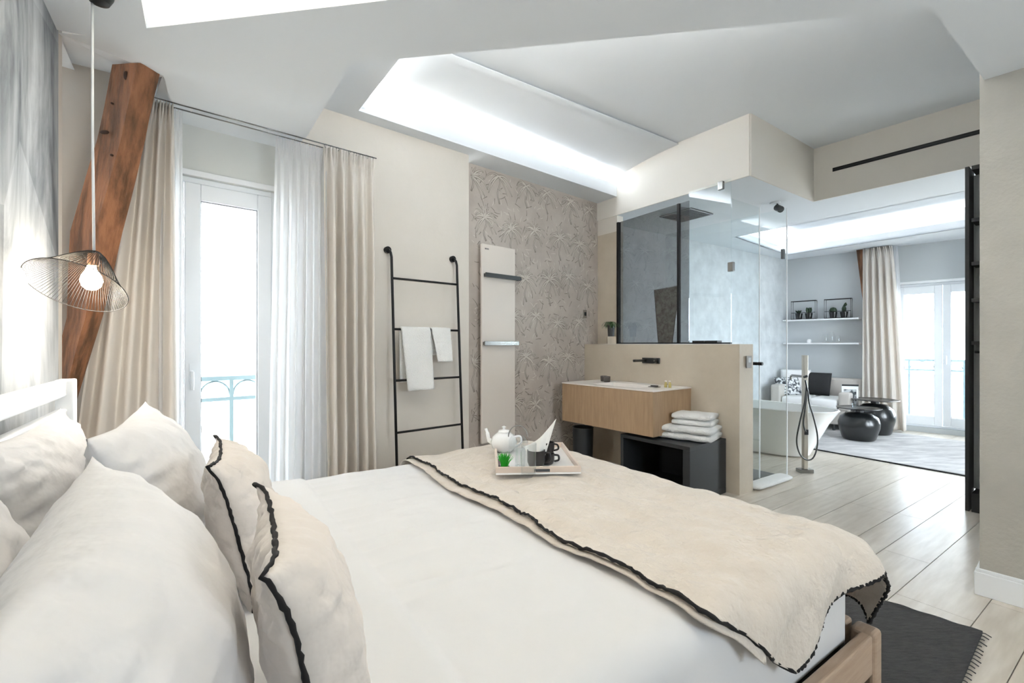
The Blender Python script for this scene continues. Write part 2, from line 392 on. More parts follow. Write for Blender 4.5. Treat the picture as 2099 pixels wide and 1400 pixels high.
# pocket ceiling over window / corner
bm=BM(); P1=along(NP,Wd,-1.36,.02); D_=along(NP,Wd,-2.16,.02)
prism(bm,[(-1.311,2.918),P1,D_,(-1.705,2.246),(-1.85,2.48)],2.585,2.8)
pa_=Vector((-1.911,1.932,2.561)); pb_=Vector((-2.75,1.93,2.63)); pc_=Vector((-2.34,2.46,2.705)); pd_=Vector((*D_,2.79)); pe_=Vector((-1.705,2.246,2.562)); pf_=Vector((-1.80,1.95,2.561)); pg_=Vector((*along(NP,Wd,-2.7,.02),2.72))
for t in ((pa_,pb_,pc_),(pa_,pc_,pg_),(pa_,pg_,pd_),(pa_,pd_,pe_),(pa_,pe_,pf_)):
    vv=[bm.verts.new(q) for q in t]; bm.faces.new(vv)
struct('ceiling_window_pocket',bm,'ceil')
# soffit with lip and sloped cove
I0=(-1.071,3.2); I1=(1.168,5.077); ID=(.7665,.6423)
bm=BM(); prism(bm,[I1,along(WPA,WPd,1.85,.03),along(WPA,WPd,0,.03),along(PLA,Wd,0,.02),along(PLA,Wd,-1.45,.02),(-1.311,2.92),(-1.5,2.3),(-.25,1.95),(-.25,2.08),I0],Z_SOF,Z_SOF+.02)
T=frame_T(I0,ID); box(bm,0,2.93,0,.02,Z_SOF+.0202,3.01,T)
dl=(-.25+1.071,2.08-3.2); LL=math.hypot(*dl); T=frame_T(I0,(dl[0]/LL,dl[1]/LL)); box(bm,0,LL,-.02,0,Z_SOF+.0202,3.01,T)
struct('ceiling_soffit',bm,'ceil')
bm=BM(); cr0=along((1.626,4.449),A,.15); cr1=along((-.3,3.123),A,-2.4)
w0_=along(PLA,Wd,-2.2,.10); w1_=along(WPA,WPd,1.95,.06)
def cove(i,j):
    p=L2(cr1,cr0,i); q=L2(w0_,w1_,i); z=Z_TOP-.015-.02*j-.16*j*j
    return Vector((p[0]+(q[0]-p[0])*j,p[1]+(q[1]-p[1])*j,z))
gridf(bm,cove,10,10); 
struct('ceiling_cove_slope',bm,'ceil',smooth=True,solid=.01)
# upstand of dropped bathroom ceiling and header
bm=BM()
def upstand(p,q,z0,z1,th=-.012):
    dd=(q[0]-p[0],q[1]-p[1]); LL=math.hypot(*dd); wallseg(bm,p,(dd[0]/LL,dd[1]/LL),0,LL,z0,z1,th)
VX=(V0[0]-.02,V0[1]+.03)
HE=along(HEAD0,Hd,2.7)
upstand(VX,BOX1,Z_MID,Z_TOP); upstand(BOX1,HEAD0,Z_MID,Z_TOP); upstand(HEAD0,HE,Z_MID,Z_TOP)
struct('wall_bulkhead',bm,mat('bulkhead_paint',(224,220,213),.85))
bm=BM(); TR=[(2.976,6.10),(4.40,7.332),(6.0,4.96),(4.68,3.62)]
slab_hole(bm,[VX,BOX1,HEAD0,HE,(7.6,4.6),along(FARL,Fd,0,.1)],TR,Z_MID,Z_MID+.02)
for a,b in zip(TR,TR[1:]+TR[:1]):
    dd=(b[0]-a[0],b[1]-a[1]); LL=math.hypot(*dd); wallseg(bm,a,(dd[0]/LL,dd[1]/LL),0,LL,Z_MID,2.773,.015)
struct('ceiling_bathroom',bm,'ceil')
bm=BM(); prism(bm,[(2.75,6.1),(4.42,7.62),(6.3,4.9),(4.68,3.3)],2.97,2.99); struct('ceiling_far_tray',bm,'ceil')
# half wall + stub wall above ledge
bm=BM(); prism(bm,[(1.876,3.781),(2.048,3.897),(1.27,4.98),(1.05,5.36),(.80,5.187)],0,EYE-.002); struct('wall_vanity_half',bm,'beige')
bm=BM(); T=frame_T(V0,((BOX1[0]-V0[0])/1.76,(BOX1[1]-V0[1])/1.76)); box(bm,-.05,.292,0.0,.1,EYE,2.50,T); struct('wall_vanity_stub',bm,'beige')
bm=BM(); box(bm,-.05,.292,0.0,.1,2.50,Z_MID,T); struct('wall_vanity_stub_top',bm,'cream')
# shower floor
bm=BM(); prism(bm,[(2.03,3.93),(2.56,4.30),(1.75,5.45),(1.2,5.1)],0.0005,.012); struct('floor_shower',bm,'darkstone')

# ------------------------------------------------------------------ window 1 (near) -- recessed french window
def french(name,origin,d,s0,s1,z0,z1,depth,handle_mid=True,split=None,panel=.0):
    root=bpy.data.objects.new(name,None); COL.objects.link(root); root.location=(*origin,0); root.rotation_euler=(0,0,math.atan2(d[1],d[0])); root['kind']='structure'
    bm=BM(); fw=.035
    box(bm,s0,s0+fw,depth-.04,depth+.04,z0,z1); box(bm,s1-fw,s1,depth-.04,depth+.04,z0,z1); box(bm,s0+fw,s1-fw,depth-.04,depth+.04,z1-fw,z1); box(bm,s0+fw,s1-fw,depth-.04,depth+.04,z0,z0+.03)
    put('window_frame',bm,'pvc',root,bev=.004)
    bm=BM(); box(bm,s0-.03,s1+.03,-.012,-.0005,z1,z1+.035); box(bm,s0-.03,s0,-.012,-.0005,z0,z1); box(bm,s1,s1+.03,-.012,-.0005,z0,z1); put('casing',bm,'white',root,bev=.004)
    mid=split if split is not None else (s0+s1)/2
    for a,b in ((s0+fw,mid),(mid,s1-fw)):
        bm=BM(); st=.085; g=.0025
        y0,y1=depth-.055,depth+.015
        box(bm,a+g,a+st,y0,y1,z0+.035,z1-fw-g); box(bm,b-st,b-g,y0,y1,z0+.035,z1-fw-g)
        box(bm,a+st,b-st,y0,y1,z1-fw-st-.02,z1-fw-g); box(bm,a+st,b-st,y0,y1,z0+.035,z0+.035+.12)
        sash=put('sash',bm,'pvc',root,bev=.005)
        za,zb=z0+.155,z1-fw-st-.02
        bm=BM(); gk=.004
        box(bm,a+st,a+st+gk,y0+.012,y0+.02,za,zb); box(bm,b-st-gk,b-st,y0+.012,y0+.02,za,zb); box(bm,a+st,b-st,y0+.012,y0+.02,zb-gk,zb); box(bm,a+st,b-st,y0+.012,y0+.02,za,za+gk)
        put('gasket',bm,'gasket',sash)
        bm=BM(); box(bm,a+st,b-st,depth-.022,depth-.012,za,zb); put('pane',bm,'winglass',sash)
        if b>mid and handle_mid:
            bm=BM(); box(bm,a+.025,a+.05,y0-.012,y0,1.0,1.13); tube(bm,[(a+.037,y0-.005,1.08),(a+.037,y0-.045,1.08),(a+.037,y0-.045,.97)],.009,8); put('handle',bm,'pvc',sash,smooth='auto')
    return root
french('window_1',NP,Wd,*WIN,.07,split=-1.99)
french('window_2',FARL,Fd,*FW,.1,split=1.93)
french('fill_window_back',MB_,BK,FILL_BWIN[0],FILL_BWIN[1],FILL_BWIN[2],FILL_BWIN[3],-.1,handle_mid=False)  # out of view, added so daylight reaches the bed end

french('fill_window_right',FRP,FRD,*FILL_FRW,-.08,handle_mid=False)  # out of view, added to daylight the far room
# balcony railings + street facades
def railing(name,origin,d,s0,s1,off,label,gap=.2):
    o=thing(name,(*along(origin,d,(s0+s1)/2,off),0),label,'railing',math.atan2(d[1],d[0])); h=(s1-s0)/2
    for q in ((.022,.99,1.02),(.014,.845,.87),(.014,.1,.12)):
        bm=BM(); box(bm,-h,h,-q[0],q[0],q[1],q[2]); put('rail',bm,'rail',o)
    x=-h+.02
    while x<h:
        bm=BM(); box(bm,x-.012,x+.012,-.012,.012,.02,.99); put('baluster',bm,'rail',o)
        if abs(x)+.1<h:
            bm=BM(); tube(bm,[(x+gap/2+gap*.45*math.cos(t),0,.885+.1*math.sin(t)) for t in [math.pi*k/12 for k in range(13)]],.006,6); put('scroll',bm,'rail',o)
        x+=gap
    return o
railing('balcony_railing',NP,Wd,-2.7,-1.2,.42,'grey wrought iron balcony railing outside the bedroom window')
railing('balcony_railing',FARL,Fd,1.2,2.7,.55,'wrought iron balcony railing outside the living room french window',.3)
bm=BM(); T=frame_T(along(NP,Wd,-2,0),Wd); box(bm,-1.6,1.6,.15,.55,-.12,.0,T); struct('floor_balcony',bm,'facade')
bm=BM(); T=frame_T(along(FARL,Fd,2,0),Fd); box(bm,-1.6,1.6,.26,.7,-.12,.0,T); struct('floor_balcony_far',bm,'facade')
def facade(origin,d,off,label):
    o=thing('street_building',(*along(origin,d,0,off),-6),label,'building',math.atan2(d[1],d[0]))
    bm=BM(); box(bm,-9,9,0,3,0,17); put('wall',bm,'facade',o)
    for r in range(5):
        for c in range(7):
            x=-8.4+c*2.5; z=1+r*3.2
            bm=BM(); box(bm,x,x+1.1,-.03,.0,z,z+2.0); box(bm,x-.12,x+1.22,-.12,0,z+2.02,z+2.15); w=put('window',bm,['facade_d'],o)
            bm=BM(); box(bm,x-.15,x+1.25,-.35,0,z-.12,z); put('ledge',bm,'facade',w)
    return o
facade(along(NP,Wd,-4.5,0),Wd,11,'sunlit pale apartment building across the street, seen through the bedroom window')
facade(along(FARL,Fd,1,0),Fd,12,'sunlit pale building beyond the living room french window')

# ------------------------------------------------------------------ timber post
def beam():
    secs=[ # v, (u L),(u M),(u R)
     (130,228,287,336),(282,196,247,303),(471,143,193,254),(650,137,176,211),(757,108,146,180),(870,80,112,147),(1010,45,75,110)]
    bm=BM(); rings=[]
    for v,l,m,r in secs:
        ring=[]
        for u,d in ((l,2.21),(m,2.13),(r,2.235),((l+r)/2+6,2.36)):
            ring.append(((u-CU)/FOC*d,d,EYE+(HOR-v)/FOC*d))
        zz=ring[1][2]
        rings.append([Vector((x,y,zz+(z-zz)*(.6 if v>200 else .9))) for x,y,z in ring])
    # carry both ends on
    out=[]
    for a,b in zip(rings,rings[1:]):
        for k in range(5): out.append([a[i].lerp(b[i],k/5) for i in range(4)])
    out.append(rings[-1])
    vr=[]
    for s in out:
        row=[]
        for i in range(4):
            a,b=s[i],s[(i+1)%4]
            for k in range(4):
                p=a.lerp(b,k/4); w=nz(p.x*6,p.y*6,p.z*2.2)*.006
                if k==0: p=p.lerp((s[0]+s[2])/2,.05)
                row.append(bm.verts.new(p+Vector((w,w,0))))
        vr.append(row)
    for a,b in zip(vr,vr[1:]):
        for k in range(16): bm.faces.new((a[k],a[(k+1)%16],b[(k+1)%16],b[k]))
    bm.faces.new(vr[0]); bm.faces.new(vr[-1][::-1])
    o=put('timber_post',bm,'beam',smooth='auto',label='leaning old brown timber post in the corner behind the wire pendant lamp',cat='timber post')
    c=Vector((-1.79,2.13,2.17))
    for (u,v,d,w,h) in ((214,271,2.155,.022,.010),(258,155,2.15,.010,.022),(229,318,2.14,.006,.006),(230,212,2.155,.005,.005)):
        bm=BM(); bmesh.ops.create_icosphere(bm,subdivisions=2,radius=1)
        for q in bm.verts: q.co=Vector((q.co.x*w,q.co.y*.008,q.co.z*h))+Vector(((u-CU)/FOC*d,d,EYE+(HOR-v)/FOC*d))
        put('knot',bm,'knot',o,smooth=True)
beam()
# far timber post sliver
bm=BM(); T=frame_T(along(FARL,Fd,.985,-.12),Fd)
vs=[]
box(bm,-.0,.14,.0,.11,1.2,Z_MID,T)
for v in bm.verts:
    k=(Z_MID-v.co.z)*.10; v.co.x+=Fd[0]*k; v.co.y+=Fd[1]*k
put('timber_post',bm,'beam',label='brown timber post end peeking out beside the living room curtain',cat='timber post')

# ------------------------------------------------------------------ curtains
ROD=(-1.33,2.917)
def curtain(name,origin,d,s0,s1,zt,zb,folds,amp,m,label,flare0=0,flare1=0,seed=0,pleat=True,yo=0,group=None):
    bm=BM(); nu=folds*16; nv=46; rr=random.Random(seed); ph=[rr.uniform(-.5,.5) for _ in range(folds+2)]
    T=frame_T(origin,d)
    def f(i,j):
        z=zt-(zt-zb)*j; 
        s=s0+(s1-s0)*i + (flare0*(1-i)+flare1*i)*(j**.8)
        k=i*folds; kk=int(k); a=ph[min(kk,folds)]
        w=math.sin(2*math.pi*(k)+a*.5+j*a*1.3)
        head=1-sstep(0,.07,j)
        am=amp*(.55+.45*sstep(.03,.3,j))*(1+.3*a)
        y=am*w+ .25*amp*math.sin(5.1*k+seed+j*2)*(1-head)
        if pleat:
            y=y*(1-head*.5)+head*amp*.5*math.sin(2*math.pi*k*3)
            s+= -head*.0 + (s1-s0)/folds*.10*math.sin(2*math.pi*k)*sstep(.02,.12,j)
        y+=nz(s*3,z*1.3,seed)*.02*j
        return T@Vector((s,y+yo,z+ (.006*math.sin(2*math.pi*k*1) if j==0 else 0)))
    gridf(bm,f,nu,nv)
    return put(name,bm,m,smooth=True,solid=.003 if m=='curtain' else 0,label=label,cat='curtain',group=group)
curtain('curtain',ROD,Wd,.13,.47,2.545,.02,5,.048,'curtain','oatmeal pinch-pleat curtain at the right of the bedroom window, next to the black ladder',flare0=.02,flare1=.02,seed=1)
curtain('curtain',ROD,Wd,-.82,-.665,2.545,.02,4,.055,'curtain','oatmeal curtain at the left of the bedroom window, half behind the timber post',flare0=-.30,flare1=.02,seed=4)
curtain('sheer_curtain',ROD,Wd,-.145,.17,2.545,.02,7,.035,'sheer','translucent white sheer curtain hanging right of the window pane',flare0=-.05,seed=9,yo=.05)
curtain('sheer_curtain',ROD,Wd,-.75,-.62,2.545,.02,3,.035,'sheer','narrow translucent white sheer curtain hanging left of the window pane',seed=12,yo=.05)
o=thing('curtain_rail',(*along(ROD,Wd,-.28),2.55),'slim grey curtain rail running under the dropped ceiling above the window','curtain rail',math.atan2(Wd[1],Wd[0]))
bm=BM(); tube(bm,[(-.52,0,.008),(.77,0,.008)],.004,8); put('rod',bm,'chrome',o,smooth=True)
bm=BM(); tube(bm,[(-.52,.06,.008),(.77,.06,.008)],.004,8); put('rod',bm,'chrome',o,smooth=True)
for x in (-.3,.25,.75):
    bm=BM(); tube(bm,[(x,0,.012),(x,.06,.012)],.004,6); put('bracket',bm,'white',o)
for i in range(9):
    x=.42+i*.04
    bm=BM(); tube(bm,[(x+.009*math.cos(t),0,.0+.012*math.sin(t)) for t in [2*math.pi*k/10 for k in range(10)]],.0018,5,closed=True); put('ring',bm,'chrome',o,smooth=True)
FC=along(FARL,Fd,0,-.21)
curtain('curtain',FC,Fd,1.08,1.42,Z_MID-.01,.02,5,.05,'curtain','light beige curtain left of the living room french window',flare0=.0,flare1=.15,seed=21)
curtain('sheer_curtain',FC,Fd,1.36,1.47,Z_MID-.01,.02,2,.03,'sheer','narrow white sheer beside the living room curtain',flare1=.10,seed=23,yo=.06)
curtain('sheer_curtain',FC,Fd,2.17,2.5,Z_MID-.3,.02,4,.03,'sheer','white sheer at the right edge of the living room window by the black bookcase',seed=25,yo=.0)

# ------------------------------------------------------------------ bed
BO=(-1.720,1.650); BR=math.atan2(.561,.828)
def P(a,c,z): return Vector((a,-c,z))
bed=thing('bed',(*BO,0),'large double bed with white slatted headboard and greyed oak frame','bed',BR)
BW=1.715; BL=2.27
bm=BM(); box(bm,.06,.11,-.04,.03,0,1.12); put('headboard_post',bm,'white',bed,bev=.006,label='white headboard post')
bm=BM(); box(bm,.06,.11,-BW-.09,-BW-.02,0,1.12); put('headboard_post',bm,'white',bed,bev=.006)
for z0,z1 in ((1.06,1.12),(.955,1.015),(.85,.91),(.745,.805),(.64,.70)):
    bm=BM(); box(bm,.065,.095,-BW-.02,-.04,z0,z1); put('headboard_rail',bm,'white',bed,bev=.006)
bm=BM(); box(bm,.11,BL-.01,.005,.035,.20,.33); put('side_rail',bm,'bedwood',bed,bev=.006)
bm=BM(); box(bm,.11,BL-.01,-BW-.055,-BW-.02,.20,.325); put('side_rail',bm,'bedwood',bed,bev=.008)
bm=BM(); box(bm,BL+.0,BL+.05,-BW+.02,0,.20,.33); put('foot_rail',bm,'bedwood',bed,bev=.012)
for c in (-.03,BW-.01):
    bm=BM(); 
    box(bm,BL-.01,BL+.055,-c-.07,-c,0,.328); put('leg',bm,'bedwood',bed,bev=.014)
def rrect(bm,a0,a1,c0,c1,z0,z1):
    box(bm,a0,a1,-c1,-c0,z0,z1)
bm=BM(); rrect(bm,.12,2.245,0.02,1.706,.287,.585); o=put('mattress',bm,'linen_white',bed,bev=.05,smooth=True)
bm=BM(); rrect(bm,.12,2.25,0.0,1.69,.22,.285); put('slat_base',bm,'black_mat',bed)

def drape(a0,a1,c0,c1,z,r,u0,u1,w0,w1,na,nc,wr,edge=None,seed=0,bulge=.012,cedge=None):
    """cloth laid on the rectangle a0..a1 x c0..c1 and hanging over; u,w = unfolded extents"""
    def f(i,j):
        c=w0+(w1-w0)*j
        ue=u0+(edge(c) if edge else 0)
        a=ue+(u1-ue)*i
        if cedge and c>c1: c=c1+(c-c1)*(1-cedge(a))
        qa=min(max(a,a0),a1); qc=min(max(c,c0),c1)
        d=math.hypot(a-qa,c-qc); rr_=r(a,c) if callable(r) else r
        h=wr*(nz(a*2.2,c*2.2,seed)+.6*nz(a*6,c*5,seed+3)+.45*nz(a*13,c*15,seed+5))
        if d<1e-6: return P(a,c,z+h)
        nx,ny=(a-qa)/d,(c-qc)/d
        th=min(d/rr_,math.pi/2); ext=max(0,d-rr_*math.pi/2)
        hh=rr_*math.sin(th)
        bul=bulge*math.sin(a*23+c*19+seed)*sstep(0,.2,d)
        zz=z-rr_*(1-math.cos(th))-ext
        return P(qa+nx*(hh+bul+h*.3),qc+ny*(hh+bul+h*.3),zz+h*(1-th/(math.pi/2)*.7))
    return f
# white duvet
def wrinkle(a,c):  # pulled creases running from the fold towards the foot
    w=0
    for k,(cc,st) in enumerate(((.12,.5),(.2,.9),(.31,1),(.40,.6),(.55,.9),(.66,1),(.74,.8),(.86,1),(.95,.9),(1.05,.7),(1.2,.9),(1.27,.6))):
        x=c-cc-.05*(a-.9)*math.sin(k*2.1); w+=st*math.exp(-(x/.014)**2)*sstep(.87,.92,a)*(1-sstep(1.0+.25*((k*37)%10)/10,1.45,a))
    return w
base=drape(.5,2.17,.05,1.645,.615,.07,  .42,2.45,-.32,1.99,130,150,.006,seed=3,bulge=0)
bm=BM()
def duv(i,j):
    v=base(i,j); a,c=v.x,-v.y
    if 0<c<1.7: v.z+=.009*wrinkle(a,c)
    v.z+=.012*(1-sstep(.88,.895,a))          # folded-back band
    return v
gridf(bm,duv,170,190); put('duvet',bm,'linen_white',smooth=True,solid=.012,loc=(*BO,0),rotz=BR,label='smooth white duvet cover tucked over the bed with a folded-back top band',cat='duvet')
# oatmeal blanket
edge=lambda c: 1.15*max(0,c-1.69)*sstep(1.66,1.80,c)-.02*sstep(.2,-.2,c)+.012*math.sin(c*9)
ub0=1.43
def rad(a,c): return .10+.08*sstep(2.0,2.3,a)*sstep(.9,1.7,c)+.02*sstep(2.1,2.3,a)
cdg=lambda a: .42*sstep(1.62,2.15,a)
bf=drape(1.2,2.16,.04,1.66,.652,rad,ub0,2.56,-.28,1.98,1,1,.020,edge=edge,seed=11,cedge=cdg)
bm=BM(); na,nc=150,190
gridf(bm,bf,na,nc); bl=put('blanket',bm,'blanket',smooth=True,solid=.01,loc=(*BO,0),rotz=BR,label='crumpled oatmeal linen throw with black stitched edge across the foot of the bed',cat='blanket')
def piping(fn,samples,r,jit=.002):
    pts=[]
    for k,(i,j) in enumerate(samples):
        v=fn(i,j); pts.append(v+Vector((R.uniform(-jit,jit),R.uniform(-jit,jit),.002+R.uniform(-jit,jit))))
    bm=BM(); tube(bm,pts,[r*R.uniform(.8,1.25) for _ in pts],6); return bm
put('stitched_edge',piping(bf,[(0,k/190) for k in range(191)],.0050),'pipe',bl,smooth=True,label='black stitched edge across the bed')
put('stitched_edge',piping(bf,[(k/150,1) for k in range(151)],.0062),'pipe',bl,smooth=True,label='black stitched edge on the near hem')
put('stitched_edge',piping(bf,[(1,k/190) for k in range(191)],.0062),'pipe',bl,smooth=True,label='black stitched edge at the foot')
# lower layer hem of the throw
lf=drape(1.2,2.16,.04,1.66,.640,rad,ub0-.035,1.6,-.28,1.86,1,1,.014,edge=lambda c: edge(c)*1.0-.02*math.sin(c*3),seed=11)
bm=BM(); gridf(bm,lf,12,150); put('underlayer',bm,'blanket',bl,smooth=True,solid=.004)

# pillows
def pillow(name,a,c,z,w,h,t,tilt,m,label,group=None,yaw=0,roll=0,pipe=False,seed=0,pw=2.2,parent=None,cat='pillow',bow=0.0):
    """standing pillow: width w across the bed, height h, leaning back by tilt"""
    # local: X = thickness axis (towards foot), Y across, Z up; origin centre bottom
    root_loc=P(a,c,z)
    Mx=Matrix.Rotation(BR,4,'Z')
    wl=Vector((BO[0],BO[1],0))+Mx@root_loc
    rot=Matrix.Rotation(BR,4,'Z')@Matrix.Rotation(yaw,4,'Z')@Matrix.Rotation(-tilt,4,'Y')@Matrix.Rotation(roll,4,'X')
    def surf(side):
        def f(i,j):
            u=2*i-1; v=2*j-1
            # pinch edges inwards, pointed corners
            px=w/2*u*(1-.10*(1-abs(v)**1.5)*abs(u)**3-.0); pz=h/2*v*(1-.10*(1-abs(u)**1.5)*abs(v)**3)+h/2
            th=(1-abs(u)**pw)**.62*(1-abs(v)**pw)**.62*t/2
            e=min(1,th/(t/2)*3)
            wr=(.014*nz(u*2.2+seed,v*2.2,seed)+.006*nz(u*5,v*5,seed+2)+.004*nz(u*4+v*3,(u-v)*11,seed+4))*e
            # radial creases from corners
            r1=math.atan2(1-abs(v)+.001,1-abs(u)+.001); wr+=.0035*math.sin(r1*26+seed)*math.exp(-((1-abs(u))**2+(1-abs(v))**2)*3)*e
            wr+=.0035*math.sin(u*30+seed+2*nz(u*2,v*2,seed+7))*sstep(.45,.95,abs(v))*e+.0035*math.sin(v*28+seed+2*nz(u*2,v*2,seed+9))*sstep(.45,.95,abs(u))*e
            return Vector((side*(th+wr)+bow*((1-abs(u)**5)+(1-abs(v)**5)),px,pz))
        return f
    bm=BM(); n=56
    gridf(bm,surf(1),n,n); gridf(bm,surf(-1),n,n)
    o=put(name,bm,m,smooth=True,weld=True,label=label,cat=cat,group=group)
    o.matrix_world=Matrix.Translation(wl)@rot
    if pipe:
        s=surf(1); per=[(k/40,0) for k in range(40)]+[(1,k/40) for k in range(40)]+[(1-k/40,1) for k in range(40)]+[(0,1-k/40) for k in range(40)]
        pts=[s(*q)+Vector((R.uniform(-.0015,.0015),R.uniform(-.0015,.0015),R.uniform(-.0015,.0015))) for q in per]
        bm=BM(); tube(bm,pts,[.0036*R.uniform(.75,1.3) for _ in pts],6,closed=True); put('stitched_edge',bm,'pipe',o,smooth=True)
    return o
pillow('pillow',.20,.52,.60,.78,.44,.20,math.radians(14),'pillow','white pillow leaning on the headboard at the window side',seed=1)
pillow('pillow',.20,1.28,.60,.78,.44,.20,math.radians(14),'pillow','white pillow leaning on the near half of the headboard',seed=2)
pillow('pillow',.47,.60,.60,.78,.47,.24,math.radians(20),'pillow','plump white pillow in the front row nearest the window, right behind the small cushion',seed=3,yaw=math.radians(-3))
pillow('pillow',.495,1.46,.60,.80,.45,.27,math.radians(21),'pillow','largest plump white pillow filling the lower left foreground',seed=4,yaw=math.radians(3))
pillow('cushion',.605,.94,.612,.40,.38,.15,math.radians(13),'cushion','smaller-looking ecru cushion with black stitched seam, nearest the window',pipe=True,seed=5,bow=.016,yaw=math.radians(-3),cat='cushion',pw=2.6)
pillow('cushion',.648,1.54,.612,.40,.38,.135,math.radians(12),'cushion','ecru cushion with black stitched seam in the foreground, nearest the camera',pipe=True,seed=6,bow=.018,yaw=math.radians(-4),cat='cushion',pw=2.6)

# dark rug beside bed
bm=BM(); RG=[(2.02,1.968),(1.20,2.83),(-.2,1.9),(.9,.95),(1.55,1.28)]
rp=[(2.02,1.968),(1.25,2.79),(-.55,1.5),(.25,.6)]
def rugf(i,j):
    a=L2(rp[0],rp[1],i); b=L2(rp[3],rp[2],i); p=L2(a,b,j); w=.004*math.sin(i*60)+.006*nz(i*9,j*9,1)
    return Vector((p[0]+(w if j in(0,1) else 0),p[1]+w*.6,.013+.0015*nz(i*20,j*20,2)))
gridf(bm,rugf,60,60); rg=put('rug',bm,'rugd',solid=.011,smooth=True,label='charcoal grey woven rug under the foot of the bed',cat='rug')
bm=BM()
for k in range(70):
    p=L2(rp[0],rp[3],k/69); a=R.uniform(-.6,.6); tube(bm,[(p[0]-.008,p[1],.012),(p[0]+.006*math.cos(a),p[1]-.006*math.sin(a)-.004,.010),(p[0]+.016*math.cos(a),p[1]-.012+R.uniform(-.01,.01),.004)],.0022,4)
put('fringe',bm,'rugd',rg)

# ------------------------------------------------------------------ pendant lamp
LP=(-1.556,1.70)
lamp=thing('pendant_lamp',(LP[0],LP[1],2.56),'lit black wire pendant lamp with tilted hat shade above the headboard','pendant lamp')
bm=BM(); lathe(bm,[(.0,-.052),(.012,-.052),(.03,-.045),(.042,-.02),(.045,0)],(.026,0,0),24); put('canopy',bm,'black',lamp,smooth='auto')
bm=BM(); tube(bm,[(.0,0,-.04),(.001,0,-.5),(.006,0,-.975)],.0042,8); put('cord',bm,'white',lamp,smooth=True,label='white cord')
tx,ty,tz=.0,0,-1.0
Ts=Matrix.Translation((.006,0,-.992))@Matrix.Rotation(math.radians(42.5),4,'Z')@Matrix.Rotation(math.radians(21),4,'Y')@Matrix.Rotation(math.radians(-26),4,'X')
bm=BM(); prof=[]
def shp(t): # t 0..1 apex to brim
    r=.018+.172*t; z=.02-.15*(t**1.25)-.0; 
    r=.012+.134*(t**1.1); z=.022-.03*t-.140*sstep(.0,1.2,t)
    return r,z
for k in range(84):
    a=2*math.pi*k/84
    tube(bm,[Ts@Vector((shp(t)[0]*math.cos(a),shp(t)[0]*math.sin(a),shp(t)[1])) for t in [i/9 for i in range(10)]],.0008,4,caps=False)
rb,zb=shp(1)
for rr_,z_,th in ((rb,zb,.0015),(.015,shp(.02)[1],.003),(shp(.12)[0],shp(.12)[1],.0012),(shp(.2)[0],shp(.2)[1],.0012)):
    tube(bm,[Ts@Vector((rr_*math.cos(2*math.pi*k/64),rr_*math.sin(2*math.pi*k/64),z_)) for k in range(64)],th,5,closed=True)
put('wire_shade',bm,'black',lamp,smooth=True)
bm=BM(); lathe(bm,[(.0,.0),(.016,0),(.018,-.035),(.0155,-.045),(0,-.045)],(.004,0,-.975),20); put('socket',bm,'copper',lamp,smooth='auto')
bm=BM(); lathe(bm,[(.0,-.092),(.014,-.089),(.027,-.077),(.033,-.056),(.029,-.038),(.018,-.018),(.012,0)],(-.003,0,-1.02),24); put('bulb',bm,'bulb',lamp,smooth=True,label='glowing bulb')

# ------------------------------------------------------------------ ladder with towels
LA0=(-.940,3.473); LAD=((-.4975+.940),(3.848-3.473)); LW=math.hypot(*LAD); LAU=(LAD[0]/LW,LAD[1]/LW)
lad=thing('ladder_rack',(*LA0,0),'black metal towel ladder leaning on the cream wall','towel ladder',math.atan2(LAD[1],LAD[0]))
def lo(z): return -(.06+.11*(1-z/1.95))
for x in (0,LW):
    bm=BM(); tube(bm,[(x,lo(0),0.002),(x,lo(1),1.0),(x,-.062,1.90),(x-.004,-.055,1.935),(x-.008,-.035,1.956),(x-.010,-.012,1.958)],.010,10); put('stile',bm,'black',lad,smooth=True)
    bm=BM(); tube(bm,[(x-.010,-.030,1.958),(x-.010,0,1.958)],.026,20); put('wall_disc',bm,'black',lad,smooth='auto',bev=.003)
for z in (1.741,1.36,.9785,.596,.215):
    bm=BM(); tube(bm,[(0,lo(z),z),(LW,lo(z),z)],.0085,10); put('rung',bm,'black',lad,smooth=True)
def hung_towel(x0,x1,z,front,back,label,skew=0,seed=0):
    bm=BM(); y=lo(z); r=.016
    tot=front+back+math.pi*r
    def f(i,j):
        s=j*tot; x=x0+(x1-x0)*i
        if s<front: yy,zz=y-r-.004*math.sin(i*7+seed),z-(front-s); k=(front-s)/front
        elif s<front+math.pi*r: t=(s-front)/r; yy,zz=y-r*math.cos(t),z+r*math.sin(t); k=0
        else: yy=y+r; zz=z-(s-front-math.pi*r); k=(s-front)/back*.3
        band=.003*(1 if (.06<front-s<.075 or .10<front-s<.112) else 0)
        xx=x+skew*k*(1-i)+ (.01*k*math.sin(seed+3*j))
        yy-=.006*k*math.sin(i*math.pi*3+seed)-band+(.045*k if s<front else 0)
        return Vector((xx,yy,zz))
    gridf(bm,f,18,60)
    return put('towel',bm,'towel',smooth=True,solid=.012,label=label,cat='towel',loc=(*LA0,0),rotz=math.atan2(LAD[1],LAD[0]))
hung_towel(.055,.30,1.36,.46,.40,'large white towel folded over the second rung of the ladder',skew=.02,seed=1)
hung_towel(.315,.485,1.36,.25,.2,'small white hand towel hanging beside the large towel on the ladder',skew=.045,seed=5)

